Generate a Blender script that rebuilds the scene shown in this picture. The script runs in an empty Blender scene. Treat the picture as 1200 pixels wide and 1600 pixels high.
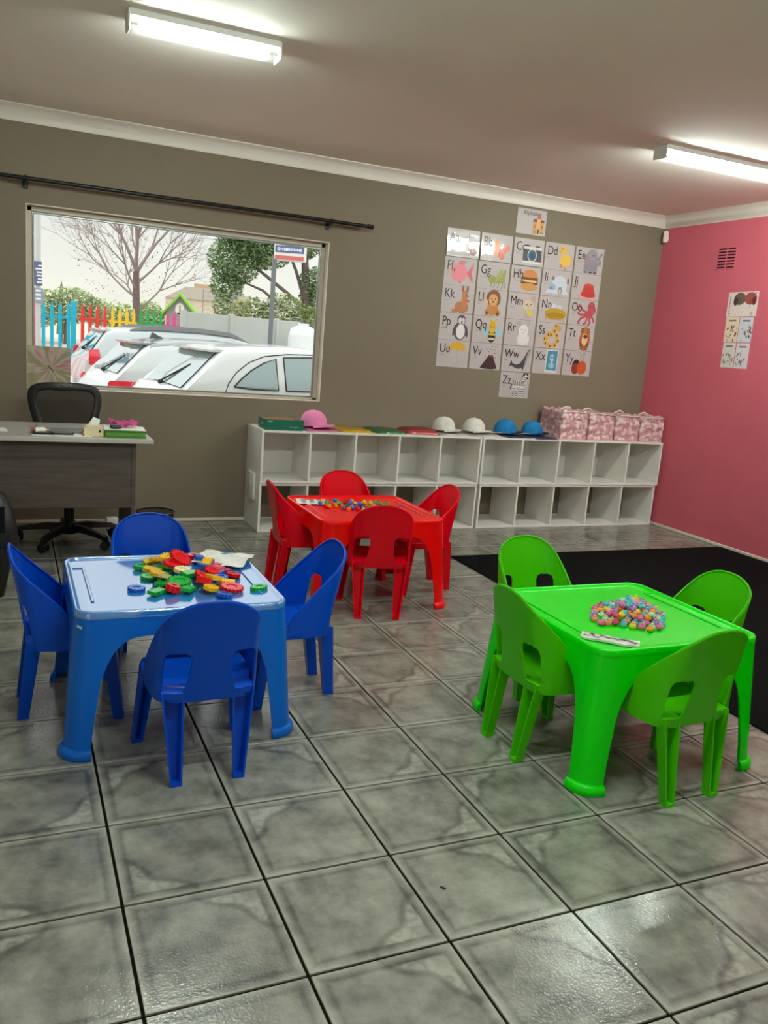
import bpy, bmesh, math, random
from mathutils import Vector, Matrix, Euler
random.seed(7)
PI = math.pi
SC = bpy.context.scene
COL = SC.collection

# ---------------------------------------------------------------- camera
CAM = Vector((-0.236, -2.527, 1.366))
YAW, PITCH, ROLL, FPX = 0.42912, -0.20059, 0.08123, 1307.9
def cam_axes():
    cy, sy, cp, sp = math.cos(YAW), math.sin(YAW), math.cos(PITCH), math.sin(PITCH)
    f = Vector((sy*cp, cy*cp, sp)); r = Vector((cy, -sy, 0)); u = r.cross(f)
    cr, sr = math.cos(ROLL), math.sin(ROLL)
    return r*cr+u*sr, -r*sr+u*cr, f
_r, _u, _f = cam_axes()
cd = bpy.data.cameras.new('camera'); cam = bpy.data.objects.new('camera', cd); COL.objects.link(cam)
cd.sensor_fit = 'VERTICAL'; cd.sensor_height = 36; cd.lens = 36*FPX/1600
cd.clip_end = 300; cd.clip_start = 0.05
cam.matrix_world = Matrix(((_r.x, _u.x, -_f.x, CAM.x), (_r.y, _u.y, -_f.y, CAM.y), (_r.z, _u.z, -_f.z, CAM.z), (0, 0, 0, 1)))
SC.camera = cam

# ---------------------------------------------------------------- world: bright overcast sky
SKY = 1.14
w = bpy.data.worlds.new('overcast_sky'); SC.world = w; w.use_nodes = True
nt = w.node_tree; nt.nodes.clear()
tc = nt.nodes.new('ShaderNodeTexCoord'); sep = nt.nodes.new('ShaderNodeSeparateXYZ')
nt.links.new(tc.outputs['Generated'], sep.inputs[0])
rp = nt.nodes.new('ShaderNodeValToRGB')
rp.color_ramp.elements[0].position = 0.0; rp.color_ramp.elements[0].color = (0.93, 0.90, 0.78, 1)
rp.color_ramp.elements[1].position = 1.0; rp.color_ramp.elements[1].color = (2.5, 2.55, 2.6, 1)   # overcast: brighter towards the zenith
_e = rp.color_ramp.elements.new(.12); _e.color = (0.86, 0.88, 0.87, 1)
nt.links.new(sep.outputs['Z'], rp.inputs[0])
ns = nt.nodes.new('ShaderNodeTexNoise'); ns.inputs['Scale'].default_value = 4; ns.inputs['Detail'].default_value = 5
nt.links.new(tc.outputs['Generated'], ns.inputs['Vector'])
mr = nt.nodes.new('ShaderNodeMapRange'); mr.inputs[1].default_value = .3; mr.inputs[2].default_value = .7
mr.inputs[3].default_value = .86; mr.inputs[4].default_value = 1.1
nt.links.new(ns.outputs[0], mr.inputs[0])
mx = nt.nodes.new('ShaderNodeVectorMath'); mx.operation = 'SCALE'
nt.links.new(rp.outputs[0], mx.inputs[0]); nt.links.new(mr.outputs[0], mx.inputs['Scale'])
bg = nt.nodes.new('ShaderNodeBackground'); bg.inputs[1].default_value = SKY
nt.links.new(mx.outputs[0], bg.inputs[0])
wo = nt.nodes.new('ShaderNodeOutputWorld'); nt.links.new(bg.outputs[0], wo.inputs[0])

# ---------------------------------------------------------------- exposure
TUBE = 265.0          # emission of the fluorescent tubes
vs = SC.view_settings
vs.view_transform = 'Standard'; vs.look = 'None'; vs.gamma = 1.0; vs.use_curve_mapping = False
vs.exposure = 0.0

# ================================================================ helpers
def lin(c):
    def f(v):
        v = v/255.0
        return v/12.92 if v <= .04045 else ((v+.055)/1.055)**2.4
    return (f(c[0]), f(c[1]), f(c[2]), 1)
MATS = {}
def mat(name, rgb, rough=.5, metal=0, spec=.5, coat=0, var=0, scale=8, bump=0, bscale=60, coat_rough=.05, coat_ior=1.5, emit=None, estr=0, stretch=None, detail=4, trans=0, alpha=None):
    if name in MATS: return MATS[name]
    m = bpy.data.materials.new(name); m.use_nodes = True; MATS[name] = m
    t = m.node_tree; b = t.nodes['Principled BSDF']
    c = lin(rgb)
    b.inputs['Base Color'].default_value = c; b.inputs['Roughness'].default_value = rough
    b.inputs['Metallic'].default_value = metal; b.inputs['Specular IOR Level'].default_value = spec
    b.inputs['Coat Weight'].default_value = coat; b.inputs['Coat Roughness'].default_value = coat_rough; b.inputs['Coat IOR'].default_value = coat_ior
    if trans: b.inputs['Transmission Weight'].default_value = trans
    if alpha is not None: b.inputs['Alpha'].default_value = alpha
    tcn = t.nodes.new('ShaderNodeTexCoord'); src = tcn.outputs['Object']
    if stretch:
        mp = t.nodes.new('ShaderNodeMapping'); mp.inputs['Scale'].default_value = stretch
        t.links.new(src, mp.inputs[0]); src = mp.outputs[0]
    if var:
        n = t.nodes.new('ShaderNodeTexNoise'); n.inputs['Scale'].default_value = scale; n.inputs['Detail'].default_value = detail
        t.links.new(src, n.inputs['Vector'])
        r = t.nodes.new('ShaderNodeMapRange'); r.inputs[1].default_value = .3; r.inputs[2].default_value = .7
        r.inputs[3].default_value = 1-var; r.inputs[4].default_value = 1+var
        t.links.new(n.outputs[0], r.inputs[0])
        v = t.nodes.new('ShaderNodeVectorMath'); v.operation = 'SCALE'; v.inputs[0].default_value = c[:3]
        t.links.new(r.outputs[0], v.inputs['Scale']); t.links.new(v.outputs[0], b.inputs['Base Color'])
    if bump:
        n2 = t.nodes.new('ShaderNodeTexNoise'); n2.inputs['Scale'].default_value = bscale; n2.inputs['Detail'].default_value = 3
        t.links.new(src, n2.inputs['Vector'])
        bp = t.nodes.new('ShaderNodeBump'); bp.inputs['Strength'].default_value = bump; bp.inputs['Distance'].default_value = .01
        t.links.new(n2.outputs[0], bp.inputs['Height']); t.links.new(bp.outputs[0], b.inputs['Normal'])
        if coat: t.links.new(bp.outputs[0], b.inputs['Coat Normal'])
    if emit:
        b.inputs['Emission Color'].default_value = (*emit, 1); b.inputs['Emission Strength'].default_value = estr
    return m

class MB:
    """collects geometry; build() links it as ONE mesh object"""
    def __init__(s): s.v = []; s.f = []; s.m = []; s.c = []
    def add(s, vs_, fs, mi=0, M=None, col=None):
        o = len(s.v)
        for p in vs_:
            p = Vector(p); s.v.append(tuple(M @ p if M else p))
        for f in fs: s.f.append(tuple(i+o for i in f)); s.m.append(mi); s.c.append(col)
        return s
    def bm(s, b, mi=0, M=None):
        b.verts.index_update()
        s.add([v.co.copy() for v in b.verts], [[v.index for v in f.verts] for f in b.faces], mi, M); b.free(); return s
    def box(s, c, d, mi=0, bev=0, M=None, seg=1, col=None):
        b = bmesh.new(); bmesh.ops.create_cube(b, size=1)
        for v in b.verts: v.co = Vector((v.co.x*d[0], v.co.y*d[1], v.co.z*d[2]))
        if bev: bmesh.ops.bevel(b, geom=b.edges[:], offset=bev, segments=seg, affect='EDGES', profile=.5)
        for v in b.verts: v.co += Vector(c)
        return s.bm(b, mi, M)
    def cyl(s, p0, p1, r0, r1=None, n=12, mi=0, caps=True, M=None, ph=0):
        p0 = Vector(p0); p1 = Vector(p1); r1 = r0 if r1 is None else r1
        a = (p1-p0).normalized(); t = Vector((0, 0, 1)) if abs(a.z) < .9 else Vector((1, 0, 0))
        e1 = a.cross(t).normalized(); e2 = a.cross(e1)
        vv = []
        for p, r in ((p0, r0), (p1, r1)):
            for i in range(n):
                q = 2*PI*i/n+ph; vv.append(p+e1*(r*math.cos(q))+e2*(r*math.sin(q)))
        ff = [(i, (i+1) % n, n+(i+1) % n, n+i) for i in range(n)]
        if caps: ff += [tuple(range(n))[::-1], tuple(range(n, 2*n))]
        return s.add(vv, ff, mi, M)
    def tube(s, pts, r, n=8, mi=0, M=None):
        pts = [Vector(p) for p in pts]; rings = []
        rr = r if isinstance(r, (list, tuple)) else [r]*len(pts)
        prev = None; vv = []
        for k, p in enumerate(pts):
            a = (pts[min(k+1, len(pts)-1)]-pts[max(k-1, 0)]).normalized()
            if prev is None:
                t = Vector((0, 0, 1)) if abs(a.z) < .9 else Vector((1, 0, 0)); e1 = a.cross(t).normalized()
            else: e1 = (prev-a*prev.dot(a)).normalized()
            prev = e1; e2 = a.cross(e1)
            for i in range(n):
                q = 2*PI*i/n; vv.append(p+e1*(rr[k]*math.cos(q))+e2*(rr[k]*math.sin(q)))
        ff = []
        for k in range(len(pts)-1):
            for i in range(n): ff.append((k*n+i, k*n+(i+1) % n, (k+1)*n+(i+1) % n, (k+1)*n+i))
        ff += [tuple(range(n))[::-1], tuple(range((len(pts)-1)*n, len(pts)*n))]
        return s.add(vv, ff, mi, M)
    def lathe(s, prof, n=24, mi=0, M=None, close=False):
        vv = []; ff = []
        for r, z in prof:
            for i in range(n): vv.append((r*math.cos(2*PI*i/n), r*math.sin(2*PI*i/n), z))
        k = len(prof)
        for j in range(k-1):
            for i in range(n): ff.append((j*n+i, j*n+(i+1) % n, (j+1)*n+(i+1) % n, (j+1)*n+i))
        ff.append(tuple(range(n))[::-1]); ff.append(tuple(range((k-1)*n, k*n)))
        return s.add(vv, ff, mi, M)
    def prism(s, poly, a, b, mi=0, M=None):
        """poly in xz, extruded along y from a to b"""
        n = len(poly)
        vv = [(p[0], a, p[1]) for p in poly]+[(p[0], b, p[1]) for p in poly]
        ff = [tuple(range(n)), tuple(range(n, 2*n))[::-1]]+[(i, n+i, n+(i+1) % n, (i+1) % n) for i in range(n)]
        return s.add(vv, ff, mi, M)
    def ell(s, c, r, nu=16, nv=10, mi=0, M=None):
        vv = []; ff = []
        for j in range(nv+1):
            th = PI*j/nv
            for i in range(nu):
                q = 2*PI*i/nu
                vv.append((c[0]+r[0]*math.sin(th)*math.cos(q), c[1]+r[1]*math.sin(th)*math.sin(q), c[2]-r[2]*math.cos(th)))
        for j in range(nv):
            for i in range(nu): ff.append((j*nu+i, j*nu+(i+1) % nu, (j+1)*nu+(i+1) % nu, (j+1)*nu+i))
        return s.add(vv, ff, mi, M)
    def mesh(s, name, mats, angle=35, weld=True):
        me = bpy.data.meshes.new(name); me.from_pydata(s.v, [], s.f)
        for m_ in (mats if isinstance(mats, (list, tuple)) else [mats]): me.materials.append(m_)
        me.polygons.foreach_set('material_index', s.m)
        if any(c is not None for c in s.c):
            at = me.color_attributes.new('Col', 'FLOAT_COLOR', 'CORNER')
            buf = []
            for p in me.polygons:
                c = s.c[p.index] or (1, 1, 1, 1)
                for _ in p.loop_indices: buf.extend(c)
            at.data.foreach_set('color', buf)
        else:
            b = bmesh.new(); b.from_mesh(me)
            if weld: bmesh.ops.remove_doubles(b, verts=b.verts, dist=1e-5)
            bmesh.ops.recalc_face_normals(b, faces=b.faces[:])
            b.to_mesh(me); b.free()
        me.polygons.foreach_set('use_smooth', [True]*len(me.polygons))
        me.set_sharp_from_angle(angle=math.radians(angle)); me.update()
        return me
    def build(s, name, mats, parent=None, angle=35, weld=True):
        o = bpy.data.objects.new(name, s.mesh(name, mats, angle, weld)); COL.objects.link(o); o.parent = parent
        return o
def tag(o, label=None, cat=None, group=None, kind=None):
    if label: o['label'] = label
    if cat: o['category'] = cat
    if group: o['group'] = group
    if kind: o['kind'] = kind
    return o
def empty(name, loc=(0, 0, 0), rz=0, label=None, cat=None, group=None):
    o = bpy.data.objects.new(name, None); COL.objects.link(o)
    o.location = loc; o.rotation_euler = (0, 0, rz); o.empty_display_size = .05
    return tag(o, label, cat, group)
def copy_tree(o, parent=None):
    c = o.copy(); COL.objects.link(c)
    if parent: c.parent = parent
    for ch in o.children: copy_tree(ch, c)
    return c
def inst(name, me, parent=None, loc=(0, 0, 0), rot=(0, 0, 0), scale=None):
    o = bpy.data.objects.new(name, me); COL.objects.link(o); o.parent = parent
    o.location = loc; o.rotation_euler = rot
    if scale: o.scale = scale
    return o
def Mt(x, y, z, rz=0, rx=0, ry=0):
    return Matrix.Translation((x, y, z)) @ Euler((rx, ry, rz)).to_matrix().to_4x4()
def rrect(hx, hy, r, n=6):
    pts = []
    for cx, cy, a in ((hx-r, hy-r, 0), (-hx+r, hy-r, PI/2), (-hx+r, -hy+r, PI), (hx-r, -hy+r, 1.5*PI)):
        for i in range(n+1):
            q = a+PI/2*i/n; pts.append((cx+r*math.cos(q), cy+r*math.sin(q)))
    return pts
def loops(mb, ls, mi=0, cap0=True, cap1=True, M=None):
    n = len(ls[0]); vv = [p for l in ls for p in l]; ff = []
    for k in range(len(ls)-1):
        for i in range(n): ff.append((k*n+i, k*n+(i+1) % n, (k+1)*n+(i+1) % n, (k+1)*n+i))
    if cap0: ff.append(tuple(range(n))[::-1])
    if cap1: ff.append(tuple(range((len(ls)-1)*n, len(ls)*n)))
    mb.add(vv, ff, mi, M)
def shell(outline, holes, cu, cv, fmap, thick, weld=False):
    """flat (u,v) region with holes, cut into a grid, wrapped onto a surface and thickened"""
    b = bmesh.new(); es = []
    for lp in [outline]+holes:
        vv = [b.verts.new((p[0], p[1], 0)) for p in lp]
        for i in range(len(vv)): es.append(b.edges.new((vv[i], vv[(i+1) % len(vv)])))
    bmesh.ops.triangle_fill(b, use_beauty=True, edges=es, normal=(0, 0, 1))
    for ax, cuts in ((0, cu), (1, cv)):
        for c in cuts:
            co = (c, 0, 0) if ax == 0 else (0, c, 0); no = (1, 0, 0) if ax == 0 else (0, 1, 0)
            bmesh.ops.bisect_plane(b, geom=b.verts[:]+b.edges[:]+b.faces[:], dist=1e-6, plane_co=co, plane_no=no)
    for v in b.verts: v.co = Vector(fmap(v.co.x, v.co.y))
    if weld: bmesh.ops.remove_doubles(b, verts=b.verts, dist=1e-4)
    bmesh.ops.recalc_face_normals(b, faces=b.faces[:])
    bmesh.ops.dissolve_degenerate(b, dist=1e-5, edges=b.edges[:])
    bmesh.ops.solidify(b, geom=b.faces[:], thickness=thick)
    return b
_font = {}
def text_mesh(txt, size, align='LEFT'):
    k = (txt, size, align)
    if k in _font: return _font[k]
    cu = bpy.data.curves.new('lettering', 'FONT'); cu.body = txt; cu.size = size; cu.align_x = align; cu.resolution_u = 3
    o = bpy.data.objects.new('lettering', cu); COL.objects.link(o)
    dg = bpy.context.evaluated_depsgraph_get(); dg.update()
    me = bpy.data.meshes.new_from_object(o.evaluated_get(dg))
    bpy.data.objects.remove(o); bpy.data.curves.remove(cu)
    _font[k] = me
    return me

# ================================================================ materials
M_wall = mat('grey_wall_paint', (126, 114, 95), .75, var=.03, scale=3, bump=.12, bscale=90)
M_pink = mat('pink_wall_paint', (203, 94, 108), .7, var=.03, scale=3, bump=.12, bscale=90)
M_side = mat('warm_white_wall_paint', (205, 200, 190), .8, var=.03, scale=3)
M_ceil = mat('ceiling_paint', (253, 244, 232), .85, var=.02, scale=2)
M_corn = mat('cornice_plaster', (238, 230, 219), .8, var=.02)
M_trim = mat('cream_trim_paint', (222, 212, 196), .55, var=.04, scale=12)
M_frame = mat('steel_window_frame', (196, 186, 166), .45, var=.05, scale=10)
M_white = mat('white_melamine', (232, 228, 220), .38, var=.02, scale=5)
M_blackp = mat('black_plastic', (15, 15, 16), .42, var=.1, scale=20)
M_blackm = mat('black_metal', (18, 17, 16), .4, metal=.3, var=.1)
M_wood = mat('grey_wood_laminate', (80, 70, 63), .5, var=.28, scale=3, stretch=(1.5, 6, 16), detail=6)
M_wtop = mat('pale_desk_laminate', (190, 184, 176), .3, var=.05, scale=4, coat=.4)
M_grout = mat('dark_grout', (22, 20, 16), .98, spec=.05, var=.2, scale=30)
M_mat = mat('black_carpet', (8, 8, 9), .97, spec=.1, var=.3, scale=220, bump=.5, bscale=400)
M_paper = mat('white_paper', (238, 236, 230), .6, var=.02)
M_metal = mat('galvanised_metal', (150, 150, 150), .35, metal=.7, var=.1)
M_chrome = mat('chrome', (190, 185, 175), .2, metal=1)

def tile_material():
    m = bpy.data.materials.new('patterned_grey_tile'); m.use_nodes = True; t = m.node_tree
    b = t.nodes['Principled BSDF']; N = t.nodes.new; L = t.links.new
    def math_(op, a, c=None, cl=False):
        n = N('ShaderNodeMath'); n.operation = op; n.use_clamp = cl
        for i, x in enumerate((a, c)):
            if x is None: continue
            if isinstance(x, (int, float)): n.inputs[i].default_value = x
            else: L(x, n.inputs[i])
        return n.outputs[0]
    def band(d, c0, wd):      # 1 near c0, soft
        return math_('SUBTRACT', 1.0, math_('DIVIDE', math_('ABSOLUTE', math_('SUBTRACT', d, c0)), wd), True)
    tc_ = N('ShaderNodeTexCoord'); oi = N('ShaderNodeObjectInfo')
    sx = N('ShaderNodeSeparateXYZ'); L(tc_.outputs['Object'], sx.inputs[0])
    add = N('ShaderNodeVectorMath'); add.operation = 'ADD'; L(tc_.outputs['Object'], add.inputs[0]); L(oi.outputs['Location'], add.inputs[1])
    def noise(sc, de, ro=.55):
        n = N('ShaderNodeTexNoise'); n.inputs['Scale'].default_value = sc; n.inputs['Detail'].default_value = de; n.inputs['Roughness'].default_value = ro
        L(add.outputs[0], n.inputs['Vector']); return n.outputs[0]
    n1 = noise(9, 6, .62); n2 = noise(34, 4); n3 = noise(4, 2)
    wob = math_('MULTIPLY', math_('SUBTRACT', n2, .5), .005)
    x, y = sx.outputs['X'], sx.outputs['Y']
    ex = math_('SUBTRACT', .172, math_('ABSOLUTE', x)); ey = math_('SUBTRACT', .172, math_('ABSOLUTE', y))
    e = math_('ADD', math_('MINIMUM', ex, ey), wob)
    edge_light = math_('SUBTRACT', 1.0, math_('DIVIDE', e, .015), True)
    edge_dark = band(e, .026, .011)
    a = math_('ADD', x, .172); c = math_('ADD', y, .172)
    r = math_('SQRT', math_('ADD', math_('MULTIPLY', a, a), math_('MULTIPLY', c, c)))
    th = math_('ARCTAN2', c, a)
    rr = math_('SUBTRACT', .150, math_('MULTIPLY', math_('COSINE', math_('MULTIPLY', math_('SUBTRACT', th, PI/4), 4.0)), .030))
    dd = math_('ADD', math_('SUBTRACT', r, rr), wob)
    motif = band(dd, 0.0, .017)
    inside = math_('MULTIPLY', math_('SUBTRACT', 1.0, math_('DIVIDE', math_('ADD', dd, .02), .012), True), math_('GREATER_THAN', e, .03))
    # scrolls: rings around two lobe centres
    def ring(cx, cy):
        d = math_('SQRT', math_('ADD', math_('POWER', math_('SUBTRACT', a, cx), 2.0), math_('POWER', math_('SUBTRACT', c, cy), 2.0)))
        return math_('MULTIPLY', math_('ABSOLUTE', math_('SINE', math_('ADD', math_('MULTIPLY', d, 120.0), math_('MULTIPLY', th, 2.0)))), math_('LESS_THAN', d, .042))
    sc = math_('MULTIPLY', math_('MAXIMUM', ring(.105, .055), ring(.055, .105)), inside)
    val = math_('ADD', .5, math_('MULTIPLY', math_('SUBTRACT', n1, .5), 1.7))
    val = math_('ADD', val, math_('MULTIPLY', math_('SUBTRACT', n2, .5), .35))
    val = math_('ADD', val, math_('MULTIPLY', math_('SUBTRACT', n3, .5), .5))
    val = math_('ADD', val, math_('MULTIPLY', edge_light, .45))
    val = math_('SUBTRACT', val, math_('MULTIPLY', edge_dark, .28))
    val = math_('SUBTRACT', val, math_('MULTIPLY', motif, .24))
    val = math_('ADD', val, math_('MULTIPLY', inside, .10)); val = math_('ADD', val, math_('MULTIPLY', sc, .26))
    val = math_('ADD', val, math_('MULTIPLY', math_('SUBTRACT', oi.outputs['Random'], .5), .12))
    ramp = N('ShaderNodeValToRGB'); L(val, ramp.inputs[0])
    ramp.color_ramp.elements[0].position = .05; ramp.color_ramp.elements[0].color = lin((82, 82, 77))
    ramp.color_ramp.elements[1].position = .95; ramp.color_ramp.elements[1].color = lin((168, 167, 154))
    L(ramp.outputs[0], b.inputs['Base Color'])
    b.inputs['Roughness'].default_value = .42
    b.inputs['Coat Weight'].default_value = .6; b.inputs['Coat Roughness'].default_value = .14; b.inputs['Coat IOR'].default_value = 1.5; b.inputs['Specular IOR Level'].default_value = .3
    hb = N('ShaderNodeTexNoise'); hb.inputs['Scale'].default_value = 130; hb.inputs['Detail'].default_value = 2; L(add.outputs[0], hb.inputs['Vector'])
    bp = N('ShaderNodeBump'); bp.inputs['Strength'].default_value = .18; bp.inputs['Distance'].default_value = .004
    L(math_('ADD', hb.outputs[0], math_('MULTIPLY', motif, .5)), bp.inputs['Height']); L(bp.outputs[0], b.inputs['Coat Normal']); L(bp.outputs[0], b.inputs['Normal'])
    return m
M_tile = tile_material()

def glass_material(name, tint=(1, 1, 1), refl=.07, rough=.0):
    m = bpy.data.materials.new(name); m.use_nodes = True; t = m.node_tree; t.nodes.clear()
    tr = t.nodes.new('ShaderNodeBsdfTransparent'); tr.inputs[0].default_value = (*tint, 1)
    gl = t.nodes.new('ShaderNodeBsdfGlossy'); gl.inputs['Roughness'].default_value = rough
    fr = t.nodes.new('ShaderNodeLayerWeight'); fr.inputs[0].default_value = refl*3
    mix = t.nodes.new('ShaderNodeMixShader'); mr_ = t.nodes.new('ShaderNodeMath'); mr_.operation = 'MULTIPLY_ADD'
    mr_.inputs[1].default_value = .6; mr_.inputs[2].default_value = refl*.5
    t.links.new(fr.outputs['Fresnel'], mr_.inputs[0]); t.links.new(mr_.outputs[0], mix.inputs[0])
    t.links.new(tr.outputs[0], mix.inputs[1]); t.links.new(gl.outputs[0], mix.inputs[2])
    o = t.nodes.new('ShaderNodeOutputMaterial'); t.links.new(mix.outputs[0], o.inputs[0])
    return m
M_glass = glass_material('window_glass', (.97, .98, .97), .012)
M_film = glass_material('clear_plastic_wrap', (.96, .96, .96), .12, .12)

def print_material():
    m = bpy.data.materials.new('printed_colours'); m.use_nodes = True; t = m.node_tree; b = t.nodes['Principled BSDF']
    a = t.nodes.new('ShaderNodeAttribute'); a.attribute_name = 'Col'
    t.links.new(a.outputs['Color'], b.inputs['Base Color']); b.inputs['Roughness'].default_value = .45
    b.inputs['Coat Weight'].default_value = .3; b.inputs['Coat Roughness'].default_value = .15
    return m
M_print = print_material()
M_ink = mat('black_print', (28, 26, 26), .4, coat=.3, coat_rough=.15)
M_greyink = mat('grey_print', (120, 116, 112), .4)

# ================================================================ room shell
T = .35
XL, XR, YF, YB, ZC = -1.75, 4.85, -4.55, 3.352, 2.572
WX0, WX1, WZ0, WZ1 = -.131, 1.857, .893, 2.022     # back window opening
WT = .16
def wall_with_hole(name, axis, pos, out, a0, a1, z0, z1, hole, m):
    """wall slab with a rectangular opening, four blocks joined"""
    mb = MB(); h0, h1, hz0, hz1 = hole
    lo, hi = (pos, pos+out) if out > 0 else (pos+out, pos)
    for (p, q, r_, s_) in ((a0, h0, z0, z1), (h1, a1, z0, z1), (h0, h1, z0, hz0), (h0, h1, hz1, z1)):
        if q-p < 1e-4 or s_-r_ < 1e-4: continue
        c = ((p+q)/2, (lo+hi)/2, (r_+s_)/2); d = (q-p, hi-lo, s_-r_)
        if axis == 'x': c = (c[1], c[0], c[2]); d = (d[1], d[0], d[2])
        mb.box(c, d)
    return tag(mb.build(name, m, weld=False), kind='structure')
ZT = ZC+.12
wall_with_hole('wall_back', 'y', YB, WT, XL-.16, XR+.16, -.3, ZT, (WX0, WX1, WZ0, WZ1), M_wall)
wall_with_hole('wall_front', 'y', YF, -WT, XL-.16, XR+.16, -.3, ZT, (.5, 2.9, 1.0, 2.15), M_side)
wall_with_hole('wall_left', 'x', XL, -WT, YF-.16, YB, -.3, ZT, (-3.6, -1.6, .02, 2.1), M_side)
tag(MB().box((XR+.08, (YF+YB)/2-.08, ZT/2-.15), (.16, YB-YF+.16, ZT+.3)).build('wall_right', M_pink), kind='structure')
tag(MB().box(((XL+XR)/2, (YF+YB)/2, ZC+.06), (XR-XL+.32, YB-YF+.32, .12)).build('ceiling', M_ceil), kind='structure')

# cornice (coved plaster) along the four walls
def cornice(name, p0, p1, inward):
    mb = MB(); d = (Vector(p1)-Vector(p0)); n = Vector(inward)
    prof = [(0, -.088), (.006, -.088), (.012, -.078), (.02, -.06), (.034, -.038), (.052, -.022), (.07, -.014), (.078, -.008), (.084, -.006), (.084, 0), (0, 0)]
    vv = []
    for p, sgn in ((Vector(p0), 1), (Vector(p1), -1)):
        for a, z in prof: vv.append(p+n*a+Vector((0, 0, ZC+z)) + d.normalized()*(a*sgn))
    k = len(prof)
    mb.add(vv, [(i, (i+1) % k, k+(i+1) % k, k+i) for i in range(k)]+[tuple(range(k)), tuple(range(k, 2*k))[::-1]])
    return tag(mb.build(name, M_corn, angle=50), kind='structure')
cornice('trim_1', (XL, YB, 0), (XR, YB, 0), (0, -1, 0))
cornice('trim_2', (XR, YB, 0), (XR, YF, 0), (-1, 0, 0))
cornice('trim_3', (XL, YF, 0), (XL, YB, 0), (1, 0, 0))
cornice('trim_4', (XR, YF, 0), (XL, YF, 0), (0, 1, 0))
tag(MB().box(((XL+XR)/2, YB-.005, .012), (XR-XL, .010, .024), bev=.003).build('baseboard_back', M_trim), kind='structure')
tag(MB().box((XR-.005, (YF+YB)/2-.006, .012), (.010, YB-YF-.012, .024), bev=.003).build('baseboard_right', M_trim), kind='structure')

# floor slab (grout) and tiles
fl = tag(MB().box(((XL+XR)/2, (YF+YB)/2, -.105), (XR-XL, YB-YF, .2)).build('floor', M_grout), kind='structure')
def visible(p, mg=60):
    d = Vector(p)-CAM; z = d.dot(_f)
    if z < .15: return False
    u = 600+FPX*d.dot(_r)/z; v = 800-FPX*d.dot(_u)/z
    return -mg < u < 1200+mg and -mg < v < 1600+mg
tcache = {}
def tile_mesh(x0, x1, y0, y1):
    k = tuple(round(q, 4) for q in (x0, x1, y0, y1))
    if k in tcache: return tcache[k]
    b = .0011; zt, zs = 0.0, -.0009; mb = MB()
    o = [(x0, y0), (x1, y0), (x1, y1), (x0, y1)]; i_ = [(x0+b, y0+b), (x1-b, y0+b), (x1-b, y1-b), (x0+b, y1-b)]
    vv = [(*p, -.006) for p in o]+[(*p, zs) for p in o]+[(*p, zt) for p in i_]
    ff = [(8, 9, 10, 11)]
    for q in range(4):
        n_ = (q+1) % 4; ff += [(q, n_, 4+n_, 4+q), (4+q, 4+n_, 8+n_, 8+q)]
    mb.add(vv, ff); tcache[k] = mb.mesh('tile', M_tile, angle=20); return tcache[k]
rest = MB(); g = .0040; ntile = 0
RUGX, RUGY = 2.43, 2.205
for j in range(-13, 10):
    for i in range(-5, 14):
        x0, x1, y0, y1 = i*T, (i+1)*T, j*T, (j+1)*T
        cx, cy = (x0+x1)/2, (y0+y1)/2
        ax, bx, ay, by = max(x0+g, XL+.002), min(x1-g, XR-.012), max(y0+g, YF+.002), min(y1-g, YB-.012)
        if bx-ax < .02 or by-ay < .02: continue
        q = random.randrange(4)
        vis = any(visible(p) for p in ((cx, cy, 0), (x0, y0, 0), (x1, y0, 0), (x0, y1, 0), (x1, y1, 0)))
        under = x0 > RUGX and y1 < RUGY
        if vis and not under:
            full = bx-ax > T-2.2*g and by-ay > T-2.2*g
            if full: inst('tile', tile_mesh(-T/2+g, T/2-g, -T/2+g, T/2-g), fl, (cx, cy, 0), (0, 0, q*PI/2))
            else: inst('tile', tile_mesh(ax-cx, bx-cx, ay-cy, by-cy), fl, (cx, cy, 0))
            ntile += 1
        elif not under:
            me = tile_mesh(ax-cx, bx-cx, ay-cy, by-cy)
            rest.add([v.co for v in me.vertices], [tuple(p.vertices) for p in me.polygons], 0, Matrix.Translation((cx, cy, 0)))
if rest.v: tag(rest.build('tile', M_tile, fl, weld=False), kind='stuff')
# tiles under the carpet are never seen: a plain screed
tag(MB().box(((RUGX+XR)/2+.1, (RUGY+YF)/2-.05, -.0035), (XR-RUGX-.25, RUGY-YF-.25, .003)).build('screed', M_grout, fl))

# carpet
rug = MB(); pts = rrect((XR-.02-RUGX)/2, (RUGY+3.6)/2, .02, 3)
cx, cy = (RUGX+XR-.02)/2, (RUGY-3.6)/2
loops(rug, [[(cx+x, cy+y, .0005) for x, y in pts], [(cx+x, cy+y, .005) for x, y in pts], [(cx+x*.998, cy+y*.998, .0068) for x, y in pts]])
tag(rug.build('carpet', M_mat), 'large flat black carpet on the tiles along the pink wall', 'carpet')

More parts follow.
